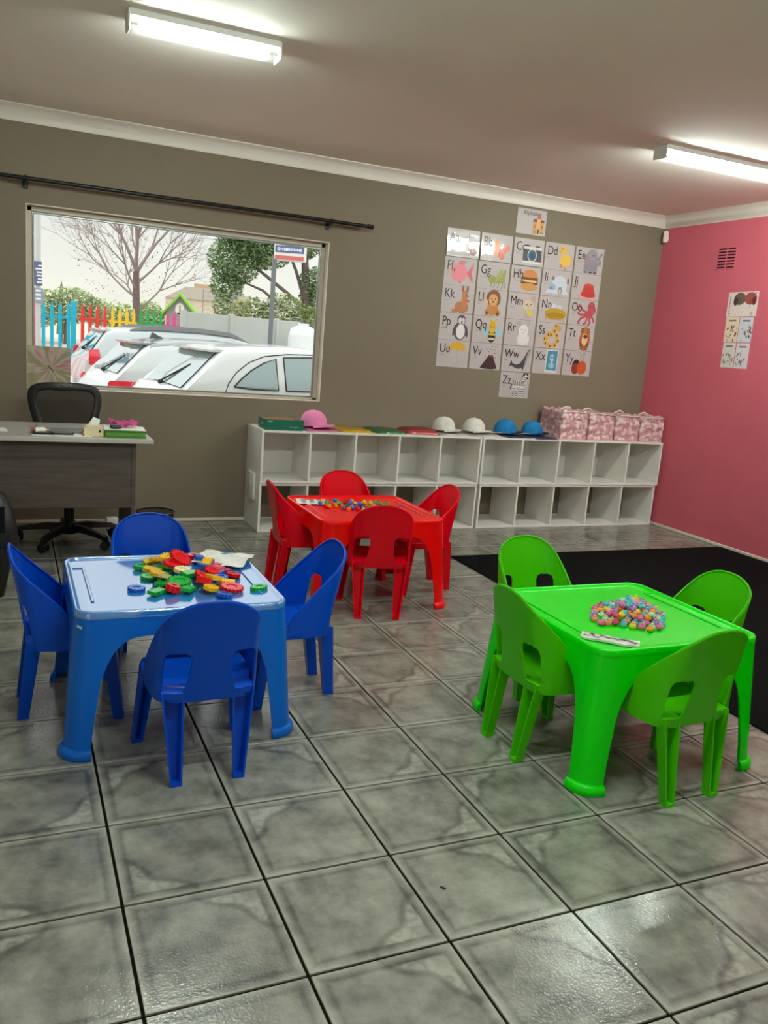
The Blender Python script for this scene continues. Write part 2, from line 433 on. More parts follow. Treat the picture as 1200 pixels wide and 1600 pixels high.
# ---------------------------------------------------------------- window_1 (in the back wall)
win = tag(empty('window_1', (0, YB, 0)), kind='structure')
rv = MB(); lt = .004      # painted plaster reveal lining with a proud lip
for (x0, x1, z0, z1) in ((WX0-.001, WX0+lt, WZ0, WZ1), (WX1-lt, WX1+.001, WZ0, WZ1), (WX0, WX1, WZ1-lt, WZ1+.001), (WX0, WX1, WZ0-.001, WZ0+lt)):
    rv.box(((x0+x1)/2, .078, (z0+z1)/2), (x1-x0, .16, z1-z0))
rv.build('reveal', M_trim, win, weld=False)
fr = MB(); fy = .085; fw = .032
for (c, d) in (((WX0+fw/2+lt, fy, (WZ0+WZ1)/2), (fw, .04, WZ1-WZ0-.01)), ((WX1-fw/2-lt, fy, (WZ0+WZ1)/2), (fw, .04, WZ1-WZ0-.01)),
               (((WX0+WX1)/2, fy, WZ1-fw/2-lt), (WX1-WX0-.01, .04, fw)), (((WX0+WX1)/2, fy, WZ0+fw/2*.6+lt), (WX1-WX0-.01, .04, fw*.6))):
    fr.box(c, d, bev=.003)
fr.build('window_frame', M_frame, win, weld=False)
bd = MB(); gi = .05; iz0 = WZ0+.026; iz1 = WZ1-fw-lt-.008
for (c, d) in (((WX0+fw+lt+.006, fy-.014, (iz0+iz1)/2), (.012, .02, iz1-iz0)), ((WX1-fw-lt-.006, fy-.014, (iz0+iz1)/2), (.012, .02, iz1-iz0)),
               (((WX0+WX1)/2, fy-.014, iz1), (WX1-WX0-2*fw, .02, .012)), (((WX0+WX1)/2, fy-.014, iz0), (WX1-WX0-2*fw, .02, .010))):
    bd.box(c, d, bev=.003)
bd.build('glazing_bead', M_metal, win, weld=False)
MB().box(((WX0+WX1)/2, fy, (WZ0+WZ1)/2), (WX1-WX0-.06, .004, WZ1-WZ0-.05)).build('pane', M_glass, win)
# unseen openings behind the camera, added to let in fill light: window_2 and added_door
w2 = tag(empty('window_2', (0, YF, 0)), kind='structure')
f2 = MB()
for x in (.525, 1.7, 2.875): f2.box((x, -.08, 1.575), (.05, .05, 1.14), bev=.004)
for z in (1.025, 2.125): f2.box((1.7, -.08, z), (2.4, .05, .05), bev=.004)
f2.build('window_frame', M_frame, w2, weld=False)
for x in (1.1125, 2.2875): MB().box((x, -.08, 1.575), (1.13, .004, 1.06)).build('pane', M_glass, w2)
d1 = tag(empty('added_door', (XL, -2.6, 0)), kind='structure')
f3 = MB()
for y in (-1, 0, 1): f3.box((-.08, y, 1.06), (.05, .06, 2.08), bev=.004)
for z in (.05, 2.07): f3.box((-.08, 0, z), (.05, 2.0, .06), bev=.004)
f3.build('door_frame', M_frame, d1, weld=False)
for y in (-.5, .5): MB().box((-.08, y, 1.06), (.004, .94, 1.96)).build('pane', M_glass, d1)

# curtain rod
rod = empty('curtain_rod', (0, YB, 2.155), 0, 'thin black curtain rod with end knob above the window', 'curtain rod')
MB().cyl((-.95, -.09, 0), (2.10, -.09, 0), .0125, n=14).build('pole', M_blackm, rod)
MB().lathe([(.0, -.02), (.012, -.02), (.017, -.015), (.017, -.004), (.011, 0), (.016, .006), (.019, .016), (.015, .026), (.006, .032), (.0, .032)], 16, M=Mt(2.12, -.09, 0, ry=PI/2)).build('finial', M_blackm, rod)
for x in (-.134, 1.832):
    b_ = MB(); b_.cyl((x, -.006, -.02), (x, -.09, -.02), .006, n=8); b_.box((x, -.003, -.02), (.03, .006, .06), bev=.002); b_.cyl((x-.008, -.09, 0), (x+.008, -.09, 0), .018, n=14)
    b_.cyl((x, -.09, -.045), (x, -.09, -.01), .005, n=8)
    b_.build('bracket', M_blackm, rod, weld=False)

# ---------------------------------------------------------------- ceiling lights
M_tube = mat('glowing_tube', (255, 255, 255), .5, emit=(.86, 1.0, .93), estr=TUBE)
def diffuser_material():
    m = bpy.data.materials.new('clear_ribbed_diffuser'); m.use_nodes = True; t = m.node_tree; t.nodes.clear()
    tr = t.nodes.new('ShaderNodeBsdfTransparent'); tl = t.nodes.new('ShaderNodeBsdfTranslucent'); tl.inputs[0].default_value = (.86, .97, .92, 1)
    df = t.nodes.new('ShaderNodeBsdfDiffuse'); df.inputs[0].default_value = (.8, .88, .84, 1)
    wv = t.nodes.new('ShaderNodeTexWave'); wv.inputs['Scale'].default_value = 60; tc2 = t.nodes.new('ShaderNodeTexCoord'); t.links.new(tc2.outputs['Object'], wv.inputs[0])
    m0 = t.nodes.new('ShaderNodeMixShader'); m0.inputs[0].default_value = .35; t.links.new(tl.outputs[0], m0.inputs[1]); t.links.new(df.outputs[0], m0.inputs[2])
    mxs = t.nodes.new('ShaderNodeMixShader'); r_ = t.nodes.new('ShaderNodeMapRange'); r_.inputs[3].default_value = .010; r_.inputs[4].default_value = .018
    t.links.new(wv.outputs[1], r_.inputs[0]); t.links.new(r_.outputs[0], mxs.inputs[0])
    t.links.new(tr.outputs[0], mxs.inputs[1]); t.links.new(m0.outputs[0], mxs.inputs[2])
    o = t.nodes.new('ShaderNodeOutputMaterial'); t.links.new(mxs.outputs[0], o.inputs[0]); return m
M_diff = diffuser_material()
M_house = mat('lamp_housing', (226, 226, 220), .45, var=.03)
def ceiling_lamp(x0, x1, y0, y1, label, hz=.02):
    t = empty('ceiling_light', ((x0+x1)/2, (y0+y1)/2, ZC), 0, label, 'ceiling light'); L_ = x1-x0; W_ = y1-y0
    h = MB(); h.box((0, 0, -.003), (L_, W_, .006), bev=.001); h.box((0, W_/2, -.012), (L_, .004, .024), bev=.001); h.box((0, -W_/2, -.012), (L_, .004, .024), bev=.001); h.build('housing', M_house, t, weld=False)
    for s_ in (-1, 1): MB().box((s_*(L_/2+.004), 0, -.037), (.010, W_+.004, .072), bev=.003).build('end_cap', M_house, t)
    d = MB(); n = 14; prof = []
    for i in range(n+1):
        q = PI*i/n; prof.append((W_/2*.97*(1 if abs(math.cos(q)) > .72 else abs(math.cos(q))/.72)*(1 if math.cos(q) > 0 else -1), -.022-.048*min(1, math.sin(q)*1.25)))
    vv = [(-L_/2+.003, p[0], p[1]) for p in prof]+[(L_/2-.003, p[0], p[1]) for p in prof]
    d.add(vv, [(i, i+1, n+2+i, n+1+i) for i in range(n)]); d.build('diffuser', M_diff, t, angle=60)
    MB().cyl((-L_/2+.035, 0, -.030), (L_/2-.035, 0, -.030), .0135, n=12).build('tube', M_tube, t)
    for s_ in (-1, 1): MB().cyl((s_*(L_/2-.035), 0, -.030), (s_*(L_/2-.003), 0, -.030), .016, n=12).build('lamp_holder', M_house, t)
    return t
ceiling_lamp(.215, .828, 1.235, 1.325, 'short fluorescent ceiling light with clear cover above the blue table')
ceiling_lamp(3.15, 4.37, 1.455, 1.56, 'long fluorescent ceiling light near the pink wall')
ceiling_lamp(.215, 1.435, -1.05, -.95, 'added unseen fluorescent ceiling light above the viewer, on the left')  # out-of-view fixture, added to light the room from the camera side
ceiling_lamp(3.15, 4.37, -1.05, -.95, 'added unseen fluorescent ceiling light above the viewer, by the pink wall')  # second unseen fixture, added for more frontal light

# ================================================================ wall fittings
v_ = empty('air_vent', (XR, 2.61, 2.206), 0, 'pink painted air brick with two columns of dark slots', 'vent')
M_slot = mat('dark_vent_slot', (40, 10, 18), .9)
MB().box((-.002, 0, 0), (.004, .20, .17), bev=.0015).build('vent_plate', M_pink, v_)
for r_ in range(7):
    for c_ in (-1, 1): MB().box((-.0045, c_*.046, .069-r_*.023), (.003, .078, .011), bev=.001).build('slot', M_slot, v_)
sns = empty('alarm_sensor', (XR-.03, YB-.06, 2.41), PI*.25, 'small cream alarm sensor in the top corner by the pink wall', 'sensor')
MB().box((0, 0, 0), (.05, .042, .095), bev=.008, seg=2).build('sensor_body', mat('cream_plastic', (222, 205, 190), .5), sns)
MB().box((-.006, -.022, -.014), (.036, .006, .04), bev=.002).build('lens', mat('milky_lens', (235, 225, 215), .3), sns)

# ================================================================ alphabet cards
M_card = mat('laminated_card', (186, 177, 175), .5, coat=.55, coat_rough=.06, var=.03, scale=60)
M_cardw = mat('wavy_laminated_card', (186, 177, 175), .5, coat=1.0, coat_rough=.07, var=.03, scale=60, bump=.10, bscale=26)
CW, CH = .279, .2045
class Art:
    """flat print built of thin layers: units 0..1.36 wide, 0..1 high"""
    def __init__(s): s.mb = MB(); s.k = 0
    def _add(s, pts, col):
        s.k += 1; z = .0012+.00006*s.k
        s.mb.add([((p[0]/1.36-.5)*CW, -z, (p[1]-.5)*CH) for p in pts], [tuple(range(len(pts)))], 0, None, lin(col))
    def e(s, x, y, rx, ry, col, rot=0, n=20):
        c, q = math.cos(rot), math.sin(rot)
        s._add([(x+rx*math.cos(a)*c-ry*math.sin(a)*q, y+rx*math.cos(a)*q+ry*math.sin(a)*c) for a in [2*PI*i/n for i in range(n)]], col); return s
    def p(s, pts, col): s._add(pts, col); return s
    def l(s, pts, wd, col):
        for a, b in zip(pts, pts[1:]):
            dx, dy = b[0]-a[0], b[1]-a[1]; L_ = math.hypot(dx, dy) or 1; nx, ny = -dy/L_*wd/2, dx/L_*wd/2
            s._add([(a[0]+nx, a[1]+ny), (a[0]-nx, a[1]-ny), (b[0]-nx, b[1]-ny), (b[0]+nx, b[1]+ny)], col)
        return s
def art_for(k):
    A = Art(); e, p, l = A.e, A.p, A.l
    B = (40, 36, 36)
    if k == 'A':
        e(1.12, .24, .15, .15, (120, 66, 52)); e(.95, .30, .06, .05, (130, 74, 58)); e(.86, .42, .08, .09, (120, 72, 60))
        l([(.88, .5), (.8, .72), (.74, .74)], .02, B); l([(.92, .5), (.92, .78), (.88, .84)], .02, B)
        for x in (.66, .74, .82, .92): l([(x+.12, .27), (x+.04, .2), (x, .06)], .018, B)
    elif k == 'B':
        e(.72, .50, .13, .34, (226, 140, 88), .18); e(1.0, .42, .11, .32, (222, 120, 84), -.95); e(.66, .28, .12, .14, (218, 128, 84)); e(.92, .22, .11, .14, (214, 112, 78)); l([(.78, .16), (.84, .46)], .035, (110, 60, 44))
    elif k == 'C':
        p([(.42, .10), (1.26, .10), (1.26, .72), (.42, .72)], (214, 208, 202)); p([(.42, .18), (1.26, .18), (1.26, .62), (.42, .62)], (66, 74, 76))
        p([(.5, .72), (.72, .72), (.72, .78), (.5, .78)], (50, 50, 52)); p([(.96, .72), (1.18, .72), (1.16, .77), (.98, .77)], (60, 58, 58))
        e(.84, .40, .21, .25, (208, 206, 204)); e(.84, .40, .18, .21, (44, 96, 116)); e(.84, .40, .10, .12, (34, 74, 94))
    elif k == 'D':
        e(.84, .76, .16, .17, (226, 178, 84)); e(.98, .38, .26, .23, (230, 186, 70)); p([(.78, .60), (.98, .60), (.94, .46), (.78, .44)], (228, 182, 76)); p([(1.12, .5), (1.26, .54), (1.2, .34)], (230, 186, 70))
        p([(.72, .72), (.62, .70), (.72, .66)], (208, 120, 60)); e(.80, .15, .07, .07, (204, 128, 82)); e(1.0, .07, .05, .06, (204, 128, 82)); e(.80, .80, .02, .03, B)
    elif k == 'E':
        e(.78, .36, .33, .28, (142, 138, 148)); e(.80, .70, .26, .26, (150, 146, 156)); e(.56, .54, .13, .22, (160, 134, 138))
        for x in (.54, .78, 1.0): p([(x-.1, .32), (x+.1, .32), (x+.09, .06), (x-.09, .06)], (140, 136, 146)); p([(x-.09, .08), (x+.09, .08), (x+.08, .03), (x-.08, .03)], (60, 54, 60)) if True else 0
        l([(.98, .6), (1.12, .58), (1.18, .72), (1.28, .82)], .10, (138, 134, 146)); e(.86, .72, .025, .035, B); e(1.18, .46, .08, .12, (158, 128, 134))
    elif k == 'F':
        e(.62, .46, .36, .34, (226, 126, 138)); p([(.56, .76), (.62, .90), (.92, .90), (.8, .74)], (214, 106, 120)); p([(.95, .46), (1.24, .88), (1.18, .50), (1.26, .10), (1.05, .32)], (206, 98, 112)); p([(.3, .50), (.16, .44), (.3, .38)], (230, 140, 148)); p([(.58, .14), (.78, .04), (.72, .16)], (206, 98, 112)); e(.42, .54, .03, .06, B)
    elif k == 'G':
        e(.62, .38, .17, .15, (150, 160, 84)); e(.92, .36, .30, .12, (146, 154, 72)); e(.92, .52, .09, .28, (158, 166, 90), -.5); e(1.12, .52, .08, .26, (150, 158, 80), -.3)
        for x in (.58, .72, .9, 1.08, 1.2): l([(x, .30), (x+.04, .16), (x-.02, .06)], .035, (120, 130, 62))
    elif k == 'H':
        e(.86, .62, .36, .28, (204, 132, 64)); p([(.48, .60), (1.24, .60), (1.26, .44), (.46, .44)], (120, 66, 38)); p([(.46, .50), (1.26, .50), (1.0, .36), (.86, .28), (.7, .42)], (232, 186, 120)); p([(.46, .42), (1.26, .42), (1.24, .34), (.48, .34)], (110, 56, 36)); e(.86, .24, .38, .15, (200, 146, 68))
    elif k == 'I':
        e(.84, .44, .36, .36, (196, 206, 216)); e(.50, .32, .18, .16, (150, 178, 198)); e(.46, .28, .08, .08, (110, 144, 172)); p([(.2, .10), (1.3, .10), (1.2, .24), (.3, .24)], (200, 208, 214))
        e(.88, .22, .10, .16, (120, 122, 120)); e(.88, .20, .06, .12, (190, 190, 180)); e(.50, .68, .07, .07, (120, 116, 116)); e(1.22, .62, .04, .12, (96, 92, 92))
    elif k == 'J':
        e(.80, .16, .46, .13, (230, 150, 140)); p([(.46, .18), (.60, .60), (1.02, .60), (1.16, .18)], (196, 64, 52)); e(.81, .58, .21, .06, (206, 78, 64)); e(.81, .18, .35, .08, (184, 54, 46))
    elif k == 'K':
        e(.86, .22, .30, .22, (180, 112, 66)); e(.96, .44, .13, .28, (186, 118, 72)); e(.96, .72, .13, .13, (188, 120, 76)); e(.86, .90, .05, .12, (150, 86, 54)); e(1.06, .90, .05, .12, (150, 86, 54)); p([(1.06, .72), (1.14, .62), (1.02, .62)], (120, 70, 50)); l([(1.0, .5), (1.18, .46)], .07, (172, 104, 62)); e(.6, .08, .16, .06, (176, 106, 62))
    elif k == 'L':
        e(.78, .66, .32, .34, (126, 78, 38)); e(.78, .28, .25, .26, (190, 126, 64)); e(.78, .62, .20, .22, (212, 158, 98)); e(.54, .14, .10, .12, (180, 114, 56)); e(1.02, .14, .10, .12, (180, 114, 56)); e(.70, .66, .025, .03, B); e(.86, .66, .025, .03, B); e(.78, .55, .05, .035, (110, 60, 40)); e(.46, .50, .10, .12, (206, 176, 140)); e(.54, .12, .04, .05, B); e(1.02, .12, .04, .05, B)
    elif k == 'M':
        e(.74, .72, .14, .16, (196, 176, 160)); e(1.14, .80, .13, .15, (190, 160, 150)); e(.94, .56, .25, .22, (204, 188, 164)); e(.96, .22, .20, .20, (176, 170, 164)); p([(.84, .40), (1.14, .36), (1.20, .14), (.96, .18)], (214, 198, 60)); e(.86, .58, .025, .03, B); e(1.04, .60, .025, .03, B); e(.96, .52, .03, .025, (190, 120, 120))
    elif k == 'N':
        e(.70, .60, .13, .14, (196, 200, 206)); e(.96, .58, .14, .12, (192, 198, 206)); e(.80, .34, .52, .22, (188, 152, 30)); e(.8, .26, .46, .14, (170, 130, 24))
        for i in range(13): l([(.38+i*.07, .24), (.36+i*.073, .06+.03*(i % 2))], .03, (184, 148, 34))
    elif k == 'O':
        for pts in ([(.9, .5), (.62, .62), (.5, .8), (.40, .66), (.5, .58)], [(.9, .45), (.55, .40), (.42, .5)], [(.9, .4), (.6, .28), (.48, .10), (.58, .06)], [(.92, .38), (.86, .1), (.74, .05)], [(1.0, .38), (1.06, .08), (.96, .03)], [(1.02, .42), (1.2, .3), (1.26, .14)], [(1.04, .48), (1.22, .52), (1.26, .72)]): l(pts, .085, (178, 72, 78))
        e(.98, .46, .20, .16, (186, 76, 82)); e(1.06, .74, .18, .22, (188, 80, 86)); e(1.0, .74, .02, .03, B); e(1.12, .74, .02, .03, B)
    elif k == 'P':
        e(.90, .36, .28, .34, (78, 68, 74)); e(.92, .76, .18, .21, (84, 74, 78)); e(.92, .34, .19, .28, (226, 218, 220)); e(.87, .74, .08, .12, (210, 202, 202)); e(1.0, .74, .07, .12, (206, 196, 198)); p([(.90, .72), (.98, .72), (.94, .62)], (60, 50, 50)); e(.64, .36, .05, .22, (70, 60, 68), -.2); e(1.18, .36, .05, .22, (70, 60, 68), .2)
    elif k == 'Q':
        e(.62, .42, .16, .20, (148, 190, 206), .6); e(1.12, .42, .16, .20, (148, 190, 206), -.6); e(.86, .28, .17, .26, (40, 32, 32)); e(.86, .62, .16, .24, (214, 172, 30)); p([(.70, .38), (1.02, .38), (1.02, .30), (.70, .30)], (210, 168, 34)); p([(.72, .20), (1.0, .20), (.98, .13), (.74, .13)], (232, 200, 150)); l([(.78, .82), (.68, .96)], .025, (180, 140, 60)); l([(.94, .82), (1.06, .94)], .025, (180, 140, 60)); p([(.74, .82), (.80, .94), (.86, .82), (.92, .94), (.98, .82)], (220, 180, 40)); e(.80, .62, .02, .03, B); e(.92, .62, .02, .03, B)
    elif k == 'R':
        e(.62, .86, .12, .07, (170, 162, 164), -.5); e(1.04, .88, .07, .13, (176, 166, 168), -.4); e(.86, .26, .30, .24, (222, 214, 214)); e(.84, .58, .22, .24, (226, 218, 218)); e(.76, .62, .02, .03, B); e(.94, .62, .02, .03, B); e(.85, .52, .035, .025, (200, 150, 150)); e(.70, .08, .10, .05, (212, 204, 204)); e(1.0, .08, .10, .05, (212, 204, 204)); l([(.66, .40), (.6, .26), (.62, .12)], .014, (176, 168, 170)); l([(1.04, .42), (1.14, .28), (1.12, .12)], .014, (176, 168, 170))
    elif k == 'S':
        l([(1.02, .84), (.86, .82), (.84, .66), (.98, .50), (1.04, .32), (.92, .14), (.68, .10), (.48, .20), (.44, .38), (.56, .44)], .17, (210, 162, 74))
        for x, y in ((1.02, .84), (.86, .82), (.84, .66), (.98, .5), (1.04, .32), (.92, .14), (.68, .10), (.48, .20), (.44, .38), (.56, .44)): e(x, y, .085, .085, (210, 162, 74))
        e(.62, .54, .16, .10, (206, 156, 72)); e(1.04, .80, .12, .11, (206, 152, 60))
        for x, y in ((.9, .9), (.86, .7), (.98, .52), (1.06, .30), (.94, .13), (.70, .08), (.48, .18), (.42, .36), (.58, .52), (.7, .52)): e(x, y, .035, .045, (96, 56, 36), .4)
    elif k == 'T':
        e(.92, .44, .26, .42, (170, 92, 46)); e(.92, .74, .24, .22, (186, 104, 50)); e(.92, .46, .14, .24, (226, 190, 150)); e(.94, .58, .10, .08, (90, 40, 34))
        for y in (.9, .8, .3, .2, .1): l([(.70, y), (.84, y-.05)], .03, (60, 30, 26)); l([(1.14, y), (1.0, y-.05)], .03, (60, 30, 26))
        e(.80, .76, .03, .03, B); e(1.04, .76, .03, .03, B)
    elif k == 'U':
        p([(.50, .68)]+[(.86+.36*math.cos(PI-PI*i/12), .68+.28*math.sin(PI-PI*i/12)) for i in range(1, 12)]+[(1.22, .68), (1.1, .63), (.98, .68), (.86, .63), (.74, .68), (.62, .63)], (214, 166, 34)); l([(.88, .64), (.88, .16), (.82, .07), (.74, .08), (.72, .16)], .03, (190, 160, 140))
    elif k == 'V':
        p([(.46, .06), (.72, .40), (.84, .58), (1.0, .58), (1.10, .36), (1.24, .06), (1.02, .02), (.7, .02)], (54, 36, 38)); p([(.84, .58), (1.0, .58), (.98, .50), (.92, .54), (.87, .48)], (150, 80, 78))
        for x, y, a in ((.72, .78, 2.6), (.86, .80, 2.0), (.94, .90, 1.5), (1.06, .78, .8), (1.1, .9, .7), (.8, .70, 2.6), (1.08, .64, .2), (.66, .48, 1.2), (1.14, .46, 2.0), (.94, .76, 1.6)): e(x, y, .045, .014, (110, 50, 52), a, 8)
    elif k == 'W':
        p([(.34, .18), (.44, .46), (.48, .34), (.66, .28), (.84, .34), (1.0, .56), (1.16, .86), (1.28, .92), (1.28, .72), (1.16, .44), (1.02, .20), (.8, .12), (.6, .16), (.44, .24)], (62, 64, 70)); p([(1.04, .30), (1.16, .44), (1.28, .72), (1.28, .90), (1.18, .80), (1.10, .56)], (160, 152, 156)); p([(.94, .18), (.98, .02), (1.04, .20)], (50, 52, 58))
    elif k == 'X':
        p([(.58, .08), (1.16, .04), (1.18, .96), (.60, .96)], (204, 212, 216)); p([(.64, .16), (1.12, .14), (1.14, .92), (.66, .92)], (72, 138, 160)); e(.89, .64, .11, .16, (150, 200, 212)); e(.89, .34, .16, .12, (130, 186, 202)); e(.84, .66, .03, .04, (60, 110, 130)); e(.95, .66, .03, .04, (60, 110, 130)); l([(.89, .54), (.89, .22)], .03, (170, 212, 220))
    elif k == 'Y':
        e(.66, .40, .20, .26, (44, 42, 42)); e(.62, .28, .18, .22, (142, 50, 40)); e(.94, .34, .24, .28, (200, 84, 40)); l([(.86, .60), (.86, .84), (.78, .96)], .02, (120, 110, 110)); l([(.98, .60), (1.0, .86), (1.06, .97)], .02, (120, 110, 110)); l([(1.0, .86), (.94, .96)], .02, (120, 90, 90))
    elif k == 'Z':
        W_ = (222, 216, 214); e(.86, .56, .28, .14, W_); l([(1.02, .6), (1.12, .86)], .14, W_); e(1.16, .86, .12, .10, W_)
        for x in (.64, .78, .98, 1.08): l([(x, .5), (x-.02, .04)], .08, W_)
        for x in (.64, .78, .98, 1.08):
            for y in (.08, .17, .26, .35): l([(x-.05, y), (x+.04, y+.02)], .035, B)
        for i in range(6): l([(.62+i*.085, .68), (.66+i*.085, .48)], .03, B)
        for i in range(3): l([(1.0+i*.04, .68+i*.08), (1.12+i*.03, .64+i*.08)], .03, B)
        p([(1.02, .98), (1.08, .84), (1.16, .98), (1.24, .86), (1.28, .98), (1.18, 1.0)], B); e(1.24, .80, .05, .05, B); l([(.56, .56), (.48, .34)], .04, B); p([(1.0, .72), (1.08, .98), (1.04, .98), (.96, .7)], B)
    elif k == 'title':
        p([(.76, .10), (1.24, .10), (1.24, .52), (.76, .52)], (206, 150, 84)); p([(.92, .10), (1.08, .10), (1.08, .64), (.92, .64)], (222, 166, 112)); p([(.88, .64), (1.0, .82), (1.12, .64)], (190, 112, 74)); p([(.74, .52), (.92, .52), (.9, .62), (.76, .62)], (140, 72, 48)); p([(1.08, .52), (1.26, .52), (1.24, .62), (1.1, .62)], (140, 72, 48)); p([(.96, .10), (1.04, .10), (1.04, .26), (.96, .26)], (90, 60, 44))
        for x in (.83, 1.17): p([(x-.03, .30), (x+.03, .30), (x+.03, .42), (x-.03, .42)], (160, 104, 64))
        p([(.76, .10), (.9, .10), (.9, .18), (.76, .18)], (150, 150, 80)); p([(1.1, .10), (1.24, .10), (1.24, .18), (1.1, .18)], (150, 150, 80))
    return A
def card(letters, word, x, z, label, tilt=0.0, rx=0.0, wavy=False, title=None, w=CW, h=CH):
    t = MB(); t.box((0, -.0006, 0), (w, .0011, h)); o = t.build('alphabet_card', M_cardw if wavy else M_card)
    o.location = (x, YB-.0012-abs(math.sin(rx))*h/2-abs(0), z); o.rotation_euler = (rx, tilt, 0)
    tag(o, label, 'poster', 'alphabet cards taped up in a grid on the grey wall')
    if title:
        inst('lettering', text_mesh_m(title, .046, 'CENTER', M_ink), o, (.0, -.0019, .05), (PI/2, 0, 0))
        A = art_for('title')
    else:
        inst('letters', text_mesh_m(letters, .098, 'LEFT', M_ink), o, (-w/2+.018, -.0040, h/2-.094), (PI/2, 0, 0), (.8, 1, 1))
        if word: inst('word', text_mesh_m(word, .015, 'LEFT', M_greyink), o, (-w/2+.02, -.0040, h/2-.118), (PI/2, 0, 0))
        A = art_for(letters[0])
    pic = A.mb.build('picture', M_print, o)
    # speckled dots of the card's print
    d = Art(); rnd = random.Random(letters)
    for _ in range(26):
        a, b = rnd.uniform(.04, 1.32), rnd.uniform(.04, .96); d.k = 0
        d.e(a, b, .007, .009, rnd.choice([(190, 170, 176), (176, 176, 190), (205, 190, 170)]), 0, 5)
    for i_, v in enumerate(d.mb.v): d.mb.v[i_] = (v[0], -.00125, v[2])
    d.mb.build('speckles', M_print, o, weld=False)
    return o
def text_mesh_m(txt, size, align, m):
    me = text_mesh(txt, size, align).copy(); me.materials.clear(); me.materials.append(m); return me
WORDS = dict(A='ant', B='butterfly', C='camera', D='duck', E='elephant', F='fish', G='grasshopper', H='hamburger', I='igloo', J='jelly', K='kangaroo', L='lion', M='mouse', N='nest', O='octopus', P='penguin', Q='queen bee', R='rabbit', S='snake', T='tiger', U='umbrella', V='volcano', W='whale', X='x-ray', Y='yo-yo', Z='zebra')
DESC = dict(A='a brown ant', B='an orange butterfly', C='a camera', D='a yellow duckling', E='a grey elephant', F='a pink fish', G='a green grasshopper', H='a hamburger', I='a pale blue igloo', J='a red jelly', K='a brown kangaroo', L='a sitting lion', M='a mouse in yellow', N='a yellow nest', O='a red octopus', P='a penguin', Q='a queen bee', R='a white rabbit', S='a spotted snake', T='a striped tiger', U='a yellow umbrella', V='a dark volcano', W='a dark whale', X='a blue x-ray', Y='orange and black yo-yos', Z='a zebra')
for i in range(25):
    L_ = 'ABCDEFGHIJKLMNOPQRSTUVWXY'[i]; c_, r_ = i % 5, i//5
    wav = L_ in 'ABC'
    card(L_+L_.lower(), WORDS[L_], 2.931+c_*.2955, 2.142-r_*.2075+random.uniform(-.001, .001), 'alphabet card %s%s with %s' % (L_, L_.lower(), DESC[L_]),
         random.uniform(-.006, .006), math.radians(-2.6) if wav else 0, wav)
card('Zz', WORDS['Z'], 3.526, 1.101, 'alphabet card Zz with a zebra, hanging lowest below the grid', .004)
card('t', '', 3.520, 2.372, 'Alphabet title card with a small orange building, above the grid', 0, title='Alphabet', w=.27, h=.19)

# ---------------------------------------------------------------- small posters on the pink wall
def wall_poster(y0, y1, z0, z1, label, base, head, marks, name='wall_poster'):
    w_, h_ = abs(y1-y0), z1-z0
    mb = MB(); mb.box((-.0007, 0, 0), (.0012, w_, h_)); o = mb.build(name, mat('poster_'+name+str(base), base, .5, coat=.4, coat_rough=.12, var=.03, scale=60))
    o.location = (XR, (y0+y1)/2, (z0+z1)/2); o.rotation_euler = (math.radians(-1.2), 0, 0)
    tag(o, label, 'poster', 'small posters on the pink wall')
    pm = MB()
    def blob(u, v, ru, rv, col, k, n=12, rot=0):
        c, q = math.cos(rot), math.sin(rot)
        pm.add([(-.0016-.00006*k, -((u-.5)*w_+ru*math.cos(a)*c-rv*math.sin(a)*q), (v-.5)*h_+ru*math.cos(a)*q+rv*math.sin(a)*c) for a in [2*PI*i/n for i in range(n)]], [tuple(range(n))], 0, None, lin(col))
    marks(blob); pm.build('picture', M_print, o, weld=False)
    if head:
        hm = MB(); hm.box((-.0018, 0, h_*.36), (.0006, w_*.55, h_*.07)); hm.build('heading', M_greyink, o)
    return o
def marks_season(seed, cols):
    def f(blob):
        rnd = random.Random(seed)
        for k in range(17): blob(rnd.uniform(.1, .9), rnd.uniform(.06, .62), rnd.uniform(.003, .008), rnd.uniform(.006, .018), rnd.choice(cols), k, 8, rnd.uniform(-1, 1))
    return f
def marks_big(blob):
    rnd = random.Random(3)
    for k, (u, col, c2) in enumerate(((.40, (96, 84, 66), (70, 34, 34)), (.76, (156, 74, 66), (104, 30, 36)))):   # two umbrellas
        blob(u, .72, .058, .046, col, k*4, 18); blob(u+(-.13 if k == 0 else .12), .62, .022, .032, c2, k*4+1, 12)
        blob(u, .52, .0022, .040, (60, 52, 50), k*4+2, 6)
    for k in range(26): blob(rnd.uniform(.1, .95), rnd.choice([rnd.uniform(.03, .14), rnd.uniform(.9, .97)]), .0045, .003, rnd.choice([(150, 120, 125), (110, 100, 105), (170, 80, 90)]), 10+k, 6)
    for k in range(9): blob(.09, .12+.085*k, .006, .0045, (52, 48, 50), 40+k, 6)
wall_poster(2.527, 2.238, 1.766, 1.948, 'large top poster with two umbrellas on the pink wall', (226, 206, 200), False, marks_big)
wall_poster(2.515, 2.385, 1.573, 1.760, 'cream small poster with red and brown marks, below the umbrella poster', (226, 206, 180), True, marks_season(1, [(140, 50, 48), (96, 40, 40), (170, 140, 120)]))
wall_poster(2.378, 2.248, 1.573, 1.760, 'pale blue small poster with dark red marks, below the umbrella poster', (206, 206, 214), True, marks_season(2, [(130, 44, 46), (110, 100, 100), (90, 40, 44)]))
wall_poster(2.505, 2.380, 1.378, 1.567, 'white small poster with green and grey marks, lowest left on the pink wall', (218, 208, 202), True, marks_season(5, [(120, 130, 110), (110, 104, 104), (150, 90, 84)]))
